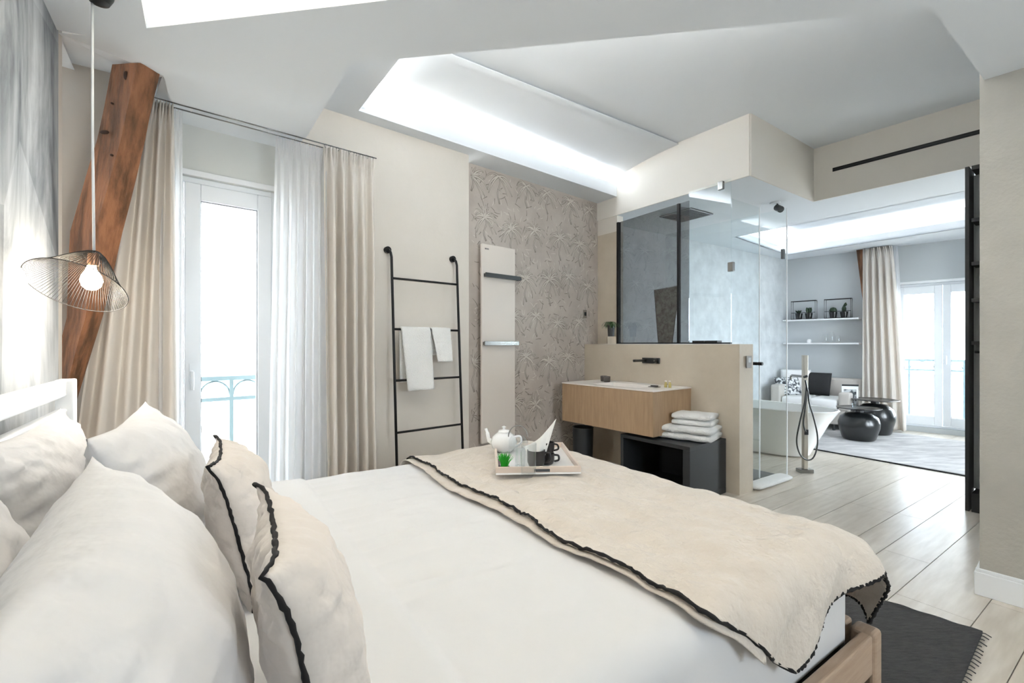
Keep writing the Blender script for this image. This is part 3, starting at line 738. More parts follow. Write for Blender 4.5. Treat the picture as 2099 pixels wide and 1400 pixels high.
# ------------------------------------------------------------------ radiator + switch
s=.103-.0
RA=along(WPA,WPd,.10,-.0)
rad_=thing('towel_radiator',(*along(WPA,WPd,.085),0),'flat warm white panel radiator with two towel bars on the palm wallpaper','radiator',math.atan2(WPd[1],WPd[0]))
bm=BM(); box(bm,0,.40,-.08,-.055,.35,2.155); put('panel',bm,'radiator',rad_,bev=.006)
bm=BM(); box(bm,.04,.36,-.055,0,1.9,1.95); box(bm,.04,.36,-.055,0,.6,.65); put('wall_bracket',bm,'radiator',rad_)
bm=BM(); box(bm,.012,.43,-.125,-.113,1.85,1.89); box(bm,.43,.442,-.125,-.06,1.855,1.885); box(bm,.02,.035,-.113,-.08,1.855,1.885); put('towel_bar',bm,'steel',rad_,bev=.003,label='dark chrome upper bar')
bm=BM(); box(bm,.0,.41,-.125,-.113,1.235,1.275); box(bm,.40,.412,-.125,-.06,1.24,1.27); box(bm,.01,.02,-.113,-.08,1.24,1.27); put('towel_bar',bm,'chrome',rad_,bev=.003,label='chrome lower bar')
bm=BM()
for k,(w) in enumerate((.008,.006,.006,.007,.005)): box(bm,.035+k*.0095,.035+k*.0095+w,-.0806,-.0801,2.105,2.117)
put('maker_mark',bm,'gasket',rad_)
o=thing('wall_switch',(*along(WPA,WPd,1.60,0),1.588),'small black wall switch on the palm wallpaper','switch',math.atan2(WPd[1],WPd[0]))
bm=BM(); box(bm,-.03,.03,-.006,-.0015,-.045,.045); put('plate',bm,mat('taupe_plate',(128,120,110),.5),o,bev=.002)
bm=BM(); box(bm,-.015,.015,-.012,-.006,-.02,.02); put('button',bm,'black',o,bev=.003)

# ------------------------------------------------------------------ vanity
VD=(.6077,-.7942); VF=(1.164,3.78)
va=thing('vanity_unit',(VF[0]-VD[0]*1.08,VF[1]-VD[1]*1.08,.478),'wall-hung light oak washbasin unit with white top on the beige half wall','vanity',math.atan2(VD[1],VD[0]))
VL=1.08; VZ=.386; DP=.56
bm=BM(); box(bm,0,VL,.02,DP,0,.02); box(bm,0,.018,.02,DP,0.02,VZ-.013); box(bm,VL-.018,VL,.02,DP,.02,VZ-.013); box(bm,.018,VL-.018,DP-.02,DP,.02,VZ-.013); put('carcass',bm,'oak',va,bev=.001)
bm=BM(); box(bm,0,.2655,0,.019,0,VZ-.014); put('drawer_front',bm,'oak',va,bev=.001)
bm=BM(); box(bm,.2675,VL,0,.019,0,VZ-.014); put('drawer_front',bm,'oak',va,bev=.001)
bm=BM()
# top with a shallow basin
x0,x1,y0,y1,zt,zb=.32,.86,.09,.40,VZ,VZ-.012
for a in ((-.003,x0,-.004,DP),(x1,VL+.003,-.004,DP),(x0,x1,-.004,y0),(x0,x1,y1,DP)): box(bm,a[0],a[1],a[2],a[3],zb,zt)
put('countertop',bm,'sinktop',va)
bm=BM(); v=[]
for (sx,z) in ((0,0),(.03,-.085)):
    v.append([bm.verts.new(q) for q in ((x0+sx,y0+sx,zt-.0005+z),(x1-sx,y0+sx,zt-.0005+z),(x1-sx,y1-sx,zt-.0005+z),(x0+sx,y1-sx,zt-.0005+z))])
for k in range(4): bm.faces.new((v[0][k],v[0][(k+1)%4],v[1][(k+1)%4],v[1][k]))
bm.faces.new(v[1]); put('basin',bm,'sinktop',va,solid=.004)
vr=math.atan2(VD[1],VD[0])
def onv(x,y,z): # vanity-local to world
    c,s_=VD; return (va.location.x+VD[0]*x-VD[1]*y, va.location.y+VD[1]*x+VD[0]*y, z)
ZV=.478+VZ
def cup(x,y,label):
    o=thing('toothbrush_tumbler',onv(x,y,ZV+.001),label,'tumbler',vr,group=None)
    bm=BM(); lathe(bm,[(.030,0),(.034,.004),(.036,.055),(.034,.055),(.031,.006),(0,.006)],n=24); put('body',bm,mat('smoked_tumbler',(140,132,128),.2,trans=.7),o,smooth='auto')
    bm=BM(); tube(bm,[(.035*math.cos(t),.035*math.sin(t),.055) for t in [2*math.pi*k/24 for k in range(24)]],.0018,5,closed=True); put('rim',bm,'chrome',o,smooth=True)
cup(.20,.40,'left smoked tumbler on the vanity top'); cup(.265,.37,'right smoked tumbler on the vanity top, overlapping its twin')
o=thing('soap_dish',onv(.90,.27,ZV+.001),'small flat chrome soap dish on the vanity top near the basin','soap dish',vr)
bm=BM(); box(bm,-.045,.045,-.03,.03,0,.006); put('plate',bm,'chrome',o,bev=.002)
bm=BM(); box(bm,-.03,.03,-.018,.018,.0065,.016); put('soap_bar',bm,'steel',o,bev=.004)
def bottle(x,y,label):
    o=thing('soap_bottle',onv(x,y,ZV+.001),label,'bottle',vr)
    bm=BM(); lathe(bm,[(0,0),(.013,0),(.013,.035),(.007,.042),(.007,.05)],n=16); put('body',bm,'amber',o,smooth='auto')
    bm=BM(); lathe(bm,[(.0,.0505),(.009,.0505),(.009,.062),(0,.062)],n=16); put('cap',bm,'sinktop',o,smooth='auto')
bottle(.975,.33,'left tiny amber toiletry bottle on the vanity corner'); bottle(1.01,.34,'right tiny amber toiletry bottle on the vanity corner')
# wall mixer tap on half wall
HWD=VD; HWN=(-.7942,-.6077) # towards room
def onhw(u,off=0):
    r=(u-CU)/FOC; # near face line from (1.876,3.781) dir -VD
    t=(1.876-r*3.781)/(.6077+r*.7942); p=(1.876-.6077*t,3.781+.7942*t); return (p[0]+HWN[0]*off,p[1]+HWN[1]*off)
pa=onhw(1335)
tap=thing('wall_tap',(*pa,1.06),'gunmetal wall-mounted basin tap on the beige half wall','tap',vr)
bm=BM(); box(bm,-.10,.10,-.012,-.001,.0,.055); put('plate',bm,'steel',tap,bev=.003)
bm=BM(); tube(bm,[(-.06,-.012,.028),(-.06,-.19,.028)],.013,12); put('spout',bm,'steel',tap,smooth='auto')
bm=BM(); tube(bm,[(.06,-.012,.028),(.06,-.055,.028)],.024,16); lv=put('lever_base',bm,'steel',tap,smooth='auto'); bm=BM(); tube(bm,[(.06,-.05,.03),(.085,-.07,.03)],.006,8); put('lever',bm,'chrome',lv,smooth=True)

# black open shelf bench
SF=(1.367,3.525); SLn=.67; SZ=.455
sh=thing('bench_shelf',(SF[0]-VD[0]*SLn,SF[1]-VD[1]*SLn,0),'low black open-front bench shelf under the vanity, holding folded towels','shelf',vr)
bm=BM(); box(bm,0,SLn,0,.545,SZ-.03,SZ); put('top_board',bm,'black_mat',sh,bev=.002)
bm=BM(); box(bm,SLn-.06,SLn,0,.545,0.05,SZ-.03); put('side_board',bm,'black_mat',sh,bev=.002)
bm=BM(); box(bm,0,.03,0,.545,0.05,SZ-.03); put('side_board',bm,'black_mat',sh,bev=.002)
bm=BM(); box(bm,.0,SLn,0,.545,0,.05); put('bottom_board',bm,'black_mat',sh,bev=.002)
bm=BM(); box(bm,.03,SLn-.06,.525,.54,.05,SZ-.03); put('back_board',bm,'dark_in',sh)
def ons(x,y,z): return (sh.location.x+VD[0]*x-VD[1]*y, sh.location.y+VD[1]*x+VD[0]*y, z)
def folded(x,y,z,w,d,h,label,rz=0,layers=2):
    bm=BM(); hl=h/layers
    for k in range(layers):
        # a rounded slab with fold
        z0=k*hl
        def f(i,j,z0=z0):
            a=2*math.pi*j; ca,sa=math.cos(a),math.sin(a)
            ex=abs(ca)**.55*(1 if ca>0 else -1)*d/2; ez=abs(sa)**.6*(1 if sa>0 else -1)*hl/2*1.12
            x_=(2*i-1)*w/2; wv=.004*math.sin(x_*40+k*2)+.003*nz(x_*20,a,k)
            ed=1-.25*abs(2*i-1)**8
            return Vector((x_,ex*(1-.02*math.sin(x_*20+k)),z0+hl/2+ez*.98*ed+wv*.5))
        g=gridf(bm,f,20,20)
        for e in (g[0],g[-1]): bm.faces.new(e[:-1])
    o=put('folded_towel',bm,'towel',smooth=True,weld=True,label=label,cat='towel',loc=ons(x,y,z),rotz=vr+rz)
folded(.47,.33,SZ+.001,.42,.36,.115,'larger folded white towel lying on the black bench shelf',rz=math.radians(14))
folded(.50,.36,SZ+.119,.31,.28,.095,'smaller folded white towel on top of the larger towel on the bench',rz=math.radians(16))
# bin
o=thing('waste_bin',(.72,4.66,0),'black round waste bin with steel rim under the vanity','bin')
bm=BM(); lathe(bm,[(0,0),(.095,0),(.105,.40),(.10,.40),(.09,.01),(0,.01)],n=32); put('body',bm,'black_mat',o,smooth='auto')
bm=BM(); tube(bm,[(.103*math.cos(t),.103*math.sin(t),.405) for t in [2*math.pi*k/32 for k in range(32)]],.006,8,closed=True); put('rim',bm,'steel',o,smooth=True)
# switch on half wall end
p=(1.962,3.839); o=thing('wall_socket',(p[0]+.02,p[1]+.0,1.10),'grey double socket plate on the end face of the half wall','socket',math.atan2(A[1],A[0]))
bm=BM(); box(bm,-.04,.04,-.006-.0,.002,-.05,.05)
put('plate',bm,mat('grey_plate',(134,132,128),.5),o,bev=.002)
bm=BM(); box(bm,-.02,.02,-.009,-.006,-.005,.035); put('insert',bm,'slatgrey',o)

# ------------------------------------------------------------------ glass screens
S0=(1.168,5.077); G1=(1.876,3.93)
gd=(G1[0]-S0[0],G1[1]-S0[1]); gl=math.hypot(*gd); gu=(gd[0]/gl,gd[1]/gl); ga=math.atan2(gd[1],gd[0])
k1=.6866*gl; k0=.6015*gl; ZL=EYE+.001; ZG=Z_MID-.004
o=thing('smoked_glass_screen',(*S0,ZL),'black-framed smoked glass screen standing on the vanity half wall','glass screen',ga)
bm=BM(); box(bm,.03,k1,.0,.008,.012,ZG-ZL-.08); put('pane',bm,'smoke',o)
bm=BM(); box(bm,.0,.03,-.015,.02,0,ZG-ZL-.08); put('post',bm,'black',o)
bm=BM(); box(bm,k0-.012,k0+.012,-.01,.018,0.012,ZG-ZL-.08); put('mullion',bm,'black',o)
bm=BM(); box(bm,.03,k1,-.008,.016,0,.012); put('bottom_channel',bm,'black',o)
o=thing('clear_glass_screen',(*S0,ZL),'clear glass screen on the half wall, held by a clip at the bulkhead','glass screen',ga)
bm=BM(); box(bm,k1+.004,gl,.0,.008,.012,ZG-ZL); put('pane',bm,'glass',o)
bm=BM(); box(bm,k1+.004,gl,-.008,.016,0,.012); put('bottom_channel',bm,'black',o)
bm=BM(); box(bm,gl-.12,gl-.07,-.012,.02,ZG-ZL-.075,ZG-ZL); put('clip',bm,'chrome',o,bev=.006)
bm=BM(); box(bm,gl-.025,gl+.025,-.012,.02,.62,.70); put('hinge',bm,'chrome',o,bev=.004)
H0=(G1[0]+.005,G1[1]+.005); F1=(2.27,4.20)
dd=(F1[0]-H0[0],F1[1]-H0[1]); dl=math.hypot(*dd)
o=thing('shower_door',(*H0,0),'clear glass shower door notched over the end of the half wall','shower door',math.atan2(dd[1],dd[0]))
bm=BM(); box(bm,.01,dl,0,.008,ZL+.01,2.50); box(bm,.20,dl,0,.008,.02,ZL+.01); put('pane',bm,'glass',o)
bm=BM(); box(bm,dl-.003,dl+.005,-.001,.009,.02,2.5); put('edge_seal',bm,'pvc',o)
bm=BM(); tube(bm,[(dl-.03,.008,1.07),(dl-.03,.045,1.07)],.015,14); put('knob',bm,'black',o,smooth='auto')
bm=BM(); tube(bm,[(dl-.03,0,1.07),(dl-.03,-.04,1.07)],.015,14); put('knob',bm,'black',o,smooth='auto')
E1=(2.572,4.29); e2=along(E1,(-.6,.8),1.35)
o=thing('shower_side_glass',(*E1,0),'clear glass side panel between the shower and the bathtub','glass screen',math.atan2(.8,-.6))
bm=BM(); box(bm,0,1.3,0,.008,.012,2.52); put('pane',bm,'glass',o)
bm=BM(); box(bm,-.005,.003,-.001,.009,.012,2.52); put('edge_seal',bm,'pvc',o)
bm=BM(); box(bm,.02,.045,-.012,.02,2.05,2.14); put('hinge',bm,'steel',o)
# ceiling grille + spot
o=thing('ceiling_grille',(1.92,5.06,Z_MID-.012),'square grey slatted ventilation grille in the shower ceiling','vent grille',math.atan2(A[1],A[0])); 
bm=BM(); box(bm,-.2,.2,-.2,-.18,0,.011); box(bm,-.2,.2,.18,.2,0,.011); box(bm,-.2,-.18,-.18,.18,0,.011); box(bm,.18,.2,-.18,.18,0,.011); put('frame',bm,'chrome',o)
bm=BM()
for k in range(16): box(bm,-.18,.18,-.175+k*.0222,-.165+k*.0222,.002,.010)
put('slats',bm,'steel',o)
o=thing('ceiling_spotlight',(2.65,4.62,Z_MID),'small grey ceiling spotlight over the shower door','spotlight')
bm=BM(); lathe(bm,[(0,-.012),(.045,-.012),(.05,-.001)],n=24); put('base',bm,'ceil',o,smooth='auto')
bm=BM(); tube(bm,[(.02,0,-.012),(.03,-.01,-.05)],.008,8); put('arm',bm,'steel',o,smooth=True)
bm=BM(); tube(bm,[(.03,.02,-.045),(.03,-.05,-.085)],.032,18); put('head',bm,'steel',o,smooth='auto')
# linear air slot on header
pz=along(HEAD0,Hd,.174)
pz=along(pz,Hd,0,-.013)
o=thing('linear_air_slot',(*pz,2.94),'long thin black air slot in the cream header above the passage','air slot',math.atan2(Hd[1],Hd[0]))
bm=BM(); box(bm,0,1.5,-.004,-.001,-.018,.018); put('grille',bm,'black',o)
bm=BM(); box(bm,0,1.5,-.007,-.0045,-.002,.002); put('blade',bm,'black_mat',o)

# ledge things: plant, panel standing in for a reflection, black dishes
pp=L2(S0,(1.06,4.86),.55)
o=thing('potted_plant',(1.065,4.93,EYE),'small green plant in a dark cup on a beige block beside the smoked glass','potted plant')
bm=BM(); box(bm,-.045,.045,-.03,.03,0,.08); put('block',bm,'beige',o,bev=.004)
bm=BM(); lathe(bm,[(0,.081),(.034,.081),(.040,.20),(.036,.20),(.031,.09),(0,.09)],n=24); put('cup',bm,mat('dark_glass_cup',(56,56,54),.15,trans=.4),o,smooth='auto')
bm=BM()
for k in range(60):
    a=R.uniform(0,2*math.pi); L=R.uniform(.06,.12); h=R.uniform(.02,.06); w=.006
    pts=[(math.cos(a)*L*t,math.sin(a)*L*t,.20+h*math.sin(t*2.4)-.05*t*t) for t in (0,.2,.4,.6,.8,1)]
    pr=None
    for i,p in enumerate(pts):
        ww=w*(1-.7*i/5); q=(bm.verts.new((p[0]-math.sin(a)*ww,p[1]+math.cos(a)*ww,p[2])),bm.verts.new((p[0]+math.sin(a)*ww,p[1]-math.cos(a)*ww,p[2])))
        if pr: bm.faces.new((pr[0],q[0],q[1],pr[1]))
        pr=q
put('foliage',bm,'leaf',o)
def reflection_panel():
    # panel shaped and coloured to stand in for a reflection in the smoked glass
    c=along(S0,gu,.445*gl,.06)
    o=thing('standin_reflection',(*c,EYE),'tapered black-edged palm-patterned panel behind the smoked glass, standing in for a reflection','reflection panel',ga)
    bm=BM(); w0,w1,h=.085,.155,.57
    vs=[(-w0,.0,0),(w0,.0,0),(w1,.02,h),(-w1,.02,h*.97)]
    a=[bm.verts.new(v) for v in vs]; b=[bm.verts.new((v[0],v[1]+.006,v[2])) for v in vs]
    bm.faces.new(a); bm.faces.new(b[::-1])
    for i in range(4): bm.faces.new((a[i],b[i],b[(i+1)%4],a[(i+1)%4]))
    put('print',bm,mat('reflected_palm_print',(150,140,122),.8,rgb2=(214,208,192),noi=(26,.2)),o)
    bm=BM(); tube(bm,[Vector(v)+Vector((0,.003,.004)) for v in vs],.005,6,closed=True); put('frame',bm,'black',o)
reflection_panel()
for k,(f,l) in enumerate(((.74,'black flat soap tray on the ledge behind the clear glass, left of its twin'),(.84,'black flat soap tray on the ledge behind the clear glass, right of its twin'))):
    c=along(S0,gu,f*gl,.07); o=thing('ledge_tray',(*c,EYE),l,'tray',ga)
    bm=BM(); box(bm,-.06,.06,-.035,.035,0,.006); put('base',bm,'black',o,bev=.002)
    bm=BM(); 
    box(bm,-.06,.06,-.035,-.03,.006,.03); box(bm,-.06,.06,.03,.035,.006,.03); box(bm,-.06,-.055,-.03,.03,.006,.03); box(bm,.055,.06,-.03,.03,.006,.03); put('rim',bm,'black',o)

# bath mat
bm=BM(); bd=(A[0],A[1]); T=frame_T((2.085,3.86),bd)
def matf(i,j):
    x=.62*i; a=2*math.pi*j
    return T@Vector((x+.01*math.sin(a*2),.075+.072*math.copysign(abs(math.cos(a))**.6,math.cos(a))*(1-.3*abs(2*i-1)**12),.024+.022*math.copysign(abs(math.sin(a))**.8,math.sin(a))*(1-.5*abs(2*i-1)**10)+.003*nz(x*12,a,1)+.001))
g=gridf(bm,matf,30,24)
for e in (g[0],g[-1]): bm.faces.new(e[:-1])
put('bath_mat',bm,'towel',smooth=True,weld=True,label='rolled white bath mat on the floor in front of the shower door',cat='bath mat')

# ------------------------------------------------------------------ bathtub
TC=(2.93,5.50); ta=math.atan2(-.8,.6)
tub=thing('bathtub',(*TC,0),'white freestanding oval bathtub behind the shower','bathtub',ta)
def tubf(prof):
    def f(i,j):
        a=2*math.pi*i; k=j*(len(prof)-1); n=min(int(k),len(prof)-2); t=k-n
        L=prof[n][0]*(1-t)+prof[n+1][0]*t; W=prof[n][1]*(1-t)+prof[n+1][1]*t; z=prof[n][2]*(1-t)+prof[n+1][2]*t
        c,s_=math.cos(a),math.sin(a)
        return Vector((math.copysign(abs(c)**.8,c)*L,math.copysign(abs(s_)**.8,s_)*W,z))
    return f
pr=[(.50,.22,0),(.56,.25,.02),(.64,.29,.18),(.74,.34,.38),(.83,.385,.52),(.84,.39,.53),(.83,.385,.54),(.80,.36,.535),(.76,.33,.45),(.66,.27,.25),(.52,.2,.12),(.3,.1,.11),(.0,.0,.11)]
bm=BM(); gridf(bm,tubf(pr),64,48,cu=True); put('shell',bm,'tub',tub,smooth='auto',weld=True)
bm=BM(); lathe(bm,[(0,.112),(.03,.112),(.03,.116),(0,.116)],n=20); put('drain',bm,'chrome',tub)
# floor mixer
fm=thing('floor_mixer_tap',(2.853,4.468,0),'tall brushed steel floor-standing bath mixer with looping hose','bath tap',math.atan2(A[1],A[0])-math.radians(34))
bm=BM(); box(bm,-.065,.065,-.04,.04,0,.035); put('base_plate',bm,'chrome',fm,bev=.003)
bm=BM(); box(bm,-.02,.02,-.02,.02,.035,1.14); put('column',bm,mat('satin_nickel',(196,190,178),.35,metal=.7),fm,bev=.003)
bm=BM(); tube(bm,[(0,.02,.93),(0,.20,.93),(0,.22,.92),(0,.22,.89)],.012,10); put('spout',bm,'chrome',fm,smooth='auto')
bm=BM(); tube(bm,[(-.02,-.022,.93),(-.02,-.06,.94)],.012,10); tube(bm,[(-.03,-.055,.90),(-.005,-.05,.80)],.008,8); put('hand_shower',bm,'steel',fm,smooth='auto')
bm=BM(); box(bm,-.016,.016,-.03,-.02,.37,.42); put('valve',bm,'black',fm)
bm=BM(); pts=[]
for k in range(41):
    t=k/40; 
    pass
pts=[(-.012,-.045,.86),(-.03,-.047,.70),(-.075,-.05,.52),(-.11,-.05,.33),(-.085,-.05,.20),(-.02,-.05,.135),(.045,-.05,.15),(.085,-.05,.25),(.088,-.05,.38),(.05,-.05,.55),(.012,-.047,.68),(.0,-.045,.80),(-.03,-.05,.62),(-.045,-.05,.48),(-.02,-.045,.40)]
def cr(pts,n=8):
    P_=[Vector(p) for p in pts]; out=[]
    for i in range(len(P_)-1):
        a,b,c,d_=P_[max(i-1,0)],P_[i],P_[i+1],P_[min(i+2,len(P_)-1)]
        for k in range(n):
            t=k/n; out.append(.5*((2*b)+(-a+c)*t+(2*a-5*b+4*c-d_)*t*t+(-a+3*b-3*c+d_)*t**3))
    return out+[P_[-1]]
tube(bm,cr(pts),.007,8); put('hose',bm,'steel',fm,smooth=True)
# hose of shower seen in the glass
o=thing('shower_hose',(2.13,4.75,0),'grey shower hose looping inside the glass shower','shower hose')
o.location=(2.30,4.55,0)
bm=BM(); tube(bm,cr([(.02,.18,1.0),(.0,.17,.85),(-.05,.16,.65),(-.06,.15,.45),(.0,.14,.30),(.10,.14,.27),(.14,.14,.30)]),.007,8); put('hose',bm,'steel',o,smooth=True)
bm=BM(); box(bm,.12,.15,.12,.16,.28,.42); put('outlet',bm,'chrome',o,bev=.003)
bm=BM(); tube(bm,[(.14,.14,.345),(-.22,.10,.36)],.005,6); put('wall_pipe',bm,'steel',o)

# ------------------------------------------------------------------ living area
# rug
bm=BM(); Rd=(.543,-.840); r0=(3.592-Rd[0]*-.0,5.39); T=frame_T(r0,Rd)
def rl(i,j): return T@Vector((-1.0+i*3.0,j*2.05,.009+.001*nz(i*20,j*20,4)))
gridf(bm,rl,40,40); rg=put('rug',bm,'rugl',smooth=True,solid=.008,label='pale washed grey rug with dark binding in the living area',cat='rug')
bm=BM(); box(bm,-1.0,2.0,-.012,.0,0,.013,T); put('binding',bm,'darkfab',rg)
def side_table(x,y,R_,zt,label,br):
    o=thing('side_table',(x,y,0.0135),label,'side table')
    bm=BM(); H_=zt-.06
    lathe(bm,[(0,0),(br*.72,0),(br*.80,.02),(br*.98,H_*.45),(br,H_*.62),(br*.9,H_*.82),(br*.6,H_*.97),(br*.25,H_),(0,H_)],n=40); put('body',bm,'pot',o,smooth='auto')
    bm=BM(); lathe(bm,[(br*.22,H_+.0005),(br*.22,H_+.025),(br*.3,H_+.03),(R_*.96,zt-.014),(R_,zt-.006),(R_*.97,zt-.003),(R_*.9,zt-.010),(0,zt-.010)],n=48); put('dish_top',bm,'pot',o,smooth='auto')
    return o
side_table(4.50,5.95,.245,.415,'lower black lacquer pot-shaped side table in front of its taller twin',.225)
side_table(5.02,6.34,.27,.475,'taller black lacquer pot-shaped side table next to the curtain',.225)
# tray-ish plate & glass on tables
o=thing('small_glass',(4.42,5.93,.413),'small clear glass on the lower black side table','glass'); bm=BM(); lathe(bm,[(0,0.001),(.022,.001),(.026,.07),(.024,.07),(.020,.004),(0,.004)],n=18); put('body',bm,'drink',o,smooth='auto')
# sofa against far wall
SA=math.atan2(Fd[1],Fd[0])
sofa=thing('sofa',(*along(FARL,Fd,.03,-.02),0),'pale grey woven sofa with white seat cushions under the wall shelves','sofa',SA)
Ls=1.02
bm=BM(); box(bm,0,Ls,-.85,0,.10,.30); put('base',bm,'sofa',sofa,bev=.02)
bm=BM(); box(bm,0,Ls,-.16,0,.30,.72); put('backrest',bm,'sofa',sofa,bev=.03)
bm=BM(); box(bm,0,.14,-.85,-.16,.30,.62); put('armrest',bm,'sofa',sofa,bev=.03)
bm=BM(); box(bm,Ls-.14,Ls,-.85,-.16,.30,.56); put('armrest',bm,'sofa',sofa,bev=.03)
for k in range(2):
    w=(Ls-.28)/2; bm=BM(); box(bm,.14+k*w+.005,.14+(k+1)*w-.005,-.84,-.17,.305,.45); put('seat_cushion',bm,'sofaw',sofa,bev=.04,smooth=True)
for k,(x,y) in enumerate(((.16,-.80),(Ls-.2,-.8),(.16,-.08),(Ls-.2,-.08))):
    bm=BM(); tube(bm,[(x,y,0),(x,y,.10)],.02,10); put('leg',bm,'black_mat',sofa)
def cush(x,y,z,w,h,t,rx,rz,m,label,name='cushion'):
    bm=BM(); n=20
    for sd in (1,-1):
        gridf(bm,lambda i,j:Vector((w/2*(2*i-1),sd*t/2*(1-abs(2*i-1)**2.4)**.6*(1-abs(2*j-1)**2.4)**.6,h/2*(2*j-1)+h/2)),n,n)
    o=put(name,bm,m,smooth=True,weld=True,label=label,cat='cushion')
    q=along((sofa.location.x,sofa.location.y),Fd,x,y); o.location=(*q,z); o.rotation_euler=(rx,0,SA+rz); return o
def onsofa(u,d): return None
cush(.22,-.36,.452,.42,.40,.15,-.30,.35,'sofaw','white cushion leaning in the left corner of the sofa')
cush(.46,-.30,.452,.40,.36,.14,-.3,-.1,'darkfab','black cushion leaning on the sofa back behind the mixer tap')
cush(.20,-.58,.452,.36,.30,.12,-.5,.7,mat('spotted_cushion_cloth',(60,66,72),.9,rgb2=(225,228,230),noi=(26,.1)),'black and white patterned cushion on the left end of the sofa')
# framed poster beside sofa
pc=along(FARL,Fd,1.16,-.62)
o=thing('framed_photo',((1742-CU)/FOC*6.55,6.55,.0),'white framed dark photo print standing between sofa and side tables','picture frame',math.radians(-20))
o.location.z=.013
bm=BM(); box(bm,-.10,.10,-.008,.008,.34,.66); put('frame',bm,'paper',o,bev=.003)
bm=BM(); box(bm,-.075,.075,-.011,-.0085,.37,.59); put('photo',bm,'photo',o)
bm=BM(); box(bm,-.10,.10,-.014,-.0085,.635,.66); put('top_bar',bm,'black',o)
bm=BM(); box(bm,-.09,.09,-.05,.05,0,.339); put('stand',bm,'sofaw',o,bev=.01)
# wall shelves
for (z,lab) in ((1.625,'upper white wall shelf carrying two wire frames of cacti'),(1.245,'lower white wall shelf carrying glassware')):
    q=along(FARL,Fd,.01,-.001); bm=BM(); box(bm,0,1.02,-.22,0,0,.022); put('wall_shelf',bm,'white',label=lab,cat='shelf',loc=(*q,z),rotz=SA,bev=.002)
def wireframe(s,label):
    q=along(FARL,Fd,s,-.12); o=thing('wire_plant_frame',(*q,1.6475),label,'plant frame',SA)
    w,h,dp=.17,.30,.05; bm=BM()
    tube(bm,[(-w,-dp,.006),(w,-dp,.006),(w,-dp,h),(-w,-dp,h)],.006,6,closed=True); tube(bm,[(-w,dp,.006),(w,dp,.006),(w,dp,h),(-w,dp,h)],.006,6,closed=True)
    for x in (-w,w):
        for z in (.006,h): tube(bm,[(x,-dp,z),(x,dp,z)],.006,6)
    put('wire_box',bm,'black',o,smooth=True)
    bm=BM(); tube(bm,[(-w,-dp,.11),(w,-dp,.11)],.004,6); put('cross_bar',bm,'black',o)
def cactus(s,kind,label):
    q=along(FARL,Fd,s,-.12); o=thing('potted_cactus',(*q,1.648),label,'potted cactus',SA)
    bm=BM(); lathe(bm,[(0,0.001),(.038,.001),(.055,.10),(.05,.10),(.045,.09),(0,.09)],n=20); put('pot',bm,'pot',o,smooth='auto')
    bm=BM(); rr=random.Random(kind)
    if kind==0:
        for k in range(14):
            a=rr.uniform(0,6.28); tube(bm,[(0,0,.09),(.03*math.cos(a),.03*math.sin(a),.13),(.055*math.cos(a),.055*math.sin(a),.15)],[.012,.012,.002],6)
    elif kind==1:
        for k in range(6):
            a=k*1.05; tube(bm,[(.015*math.cos(a),.015*math.sin(a),.09),(.03*math.cos(a),.03*math.sin(a),.15),(.035*math.cos(a),.035*math.sin(a),.19)],[.015,.016,.004],8)
    elif kind==2:
        lathe(bm,[(.0,.09),(.045,.10),(.052,.13),(.035,.165),(0,.175)],n=20)
    else:
        tube(bm,[(0,0,.09),(0,0,.15),(0,0,.19)],[.026,.03,.015],10); tube(bm,[(0,0,.18),(.02,0,.21),(.022,0,.24)],[.015,.022,.006],8)
    put('cactus',bm,'leaf2',o,smooth=True)
wireframe(.29,'left black wire frame on the upper wall shelf'); wireframe(.755,'right black wire frame on the upper wall shelf')
cactus(.22,0,'spiky succulent in black pot, leftmost in the left wire frame'); cactus(.36,1,'upright cactus in black pot, right side of the left wire frame')
cactus(.69,2,'round cactus in black pot, left side of the right wire frame'); cactus(.83,3,'tall-headed cactus in black pot, rightmost in the right wire frame')
for k,(s,h,r,lab) in enumerate(((.36,.06,.03,'small white cup on the lower wall shelf'),(.58,.14,.04,'left clear glass jar on the lower wall shelf'),(.66,.17,.045,'tall clear glass jar in the middle of the lower wall shelf'),(.75,.12,.035,'right clear glass jar on the lower wall shelf'))):
    q=along(FARL,Fd,s,-.11); bm=BM(); lathe(bm,[(0,0),(r*.9,0),(r,.01),(r,h*.8),(r*.7,h*.95),(r*.7,h)] ,n=20); put('shelf_jar' if k else 'cup',bm,'drink' if k else 'porcelain',smooth='auto',label=lab,cat='jar' if k else 'cup',loc=(*q,1.268))
q=along(FARL,Fd,.64,-.11); bm=BM(); box(bm,-.22,.22,-.07,.07,0,.001); 
put('serving_board',bm,mat('pale_wood_board',(190,160,130),.6),solid=0,label='thin pale wooden board under the glass jars on the lower shelf',cat='board',loc=(*q,1.2672),rotz=SA)

# black bookcase
BC=(3.398,3.44); bk=thing('bookcase',(*BC,0),'tall black open bookcase at the passage edge with ribbed grey back','bookcase',math.atan2(Hd[1],Hd[0]))
WB=.62; HB=2.575; DB=.20
bm=BM(); box(bm,0,.022,0,DB,0,HB); put('side_panel',bm,'black_mat',bk)
bm=BM(); box(bm,WB-.035,WB,0,DB,0,HB); put('side_panel',bm,'black_mat',bk)
bm=BM(); box(bm,.035,WB-.035,0,DB,HB-.03,HB); put('top_panel',bm,'black_mat',bk)
bm=BM(); box(bm,.035,WB-.035,0,DB,0,.14); put('plinth',bm,'black_mat',bk)
bm=BM(); box(bm,.022,WB-.035,DB-.015,DB,.14,HB-.03)
for k in range(26): box(bm,.024+k*.021,.035+k*.021,DB-.022,DB-.015,.14,HB-.03)
put('back_panel',bm,'slatgrey',bk,label='ribbed grey back panel')
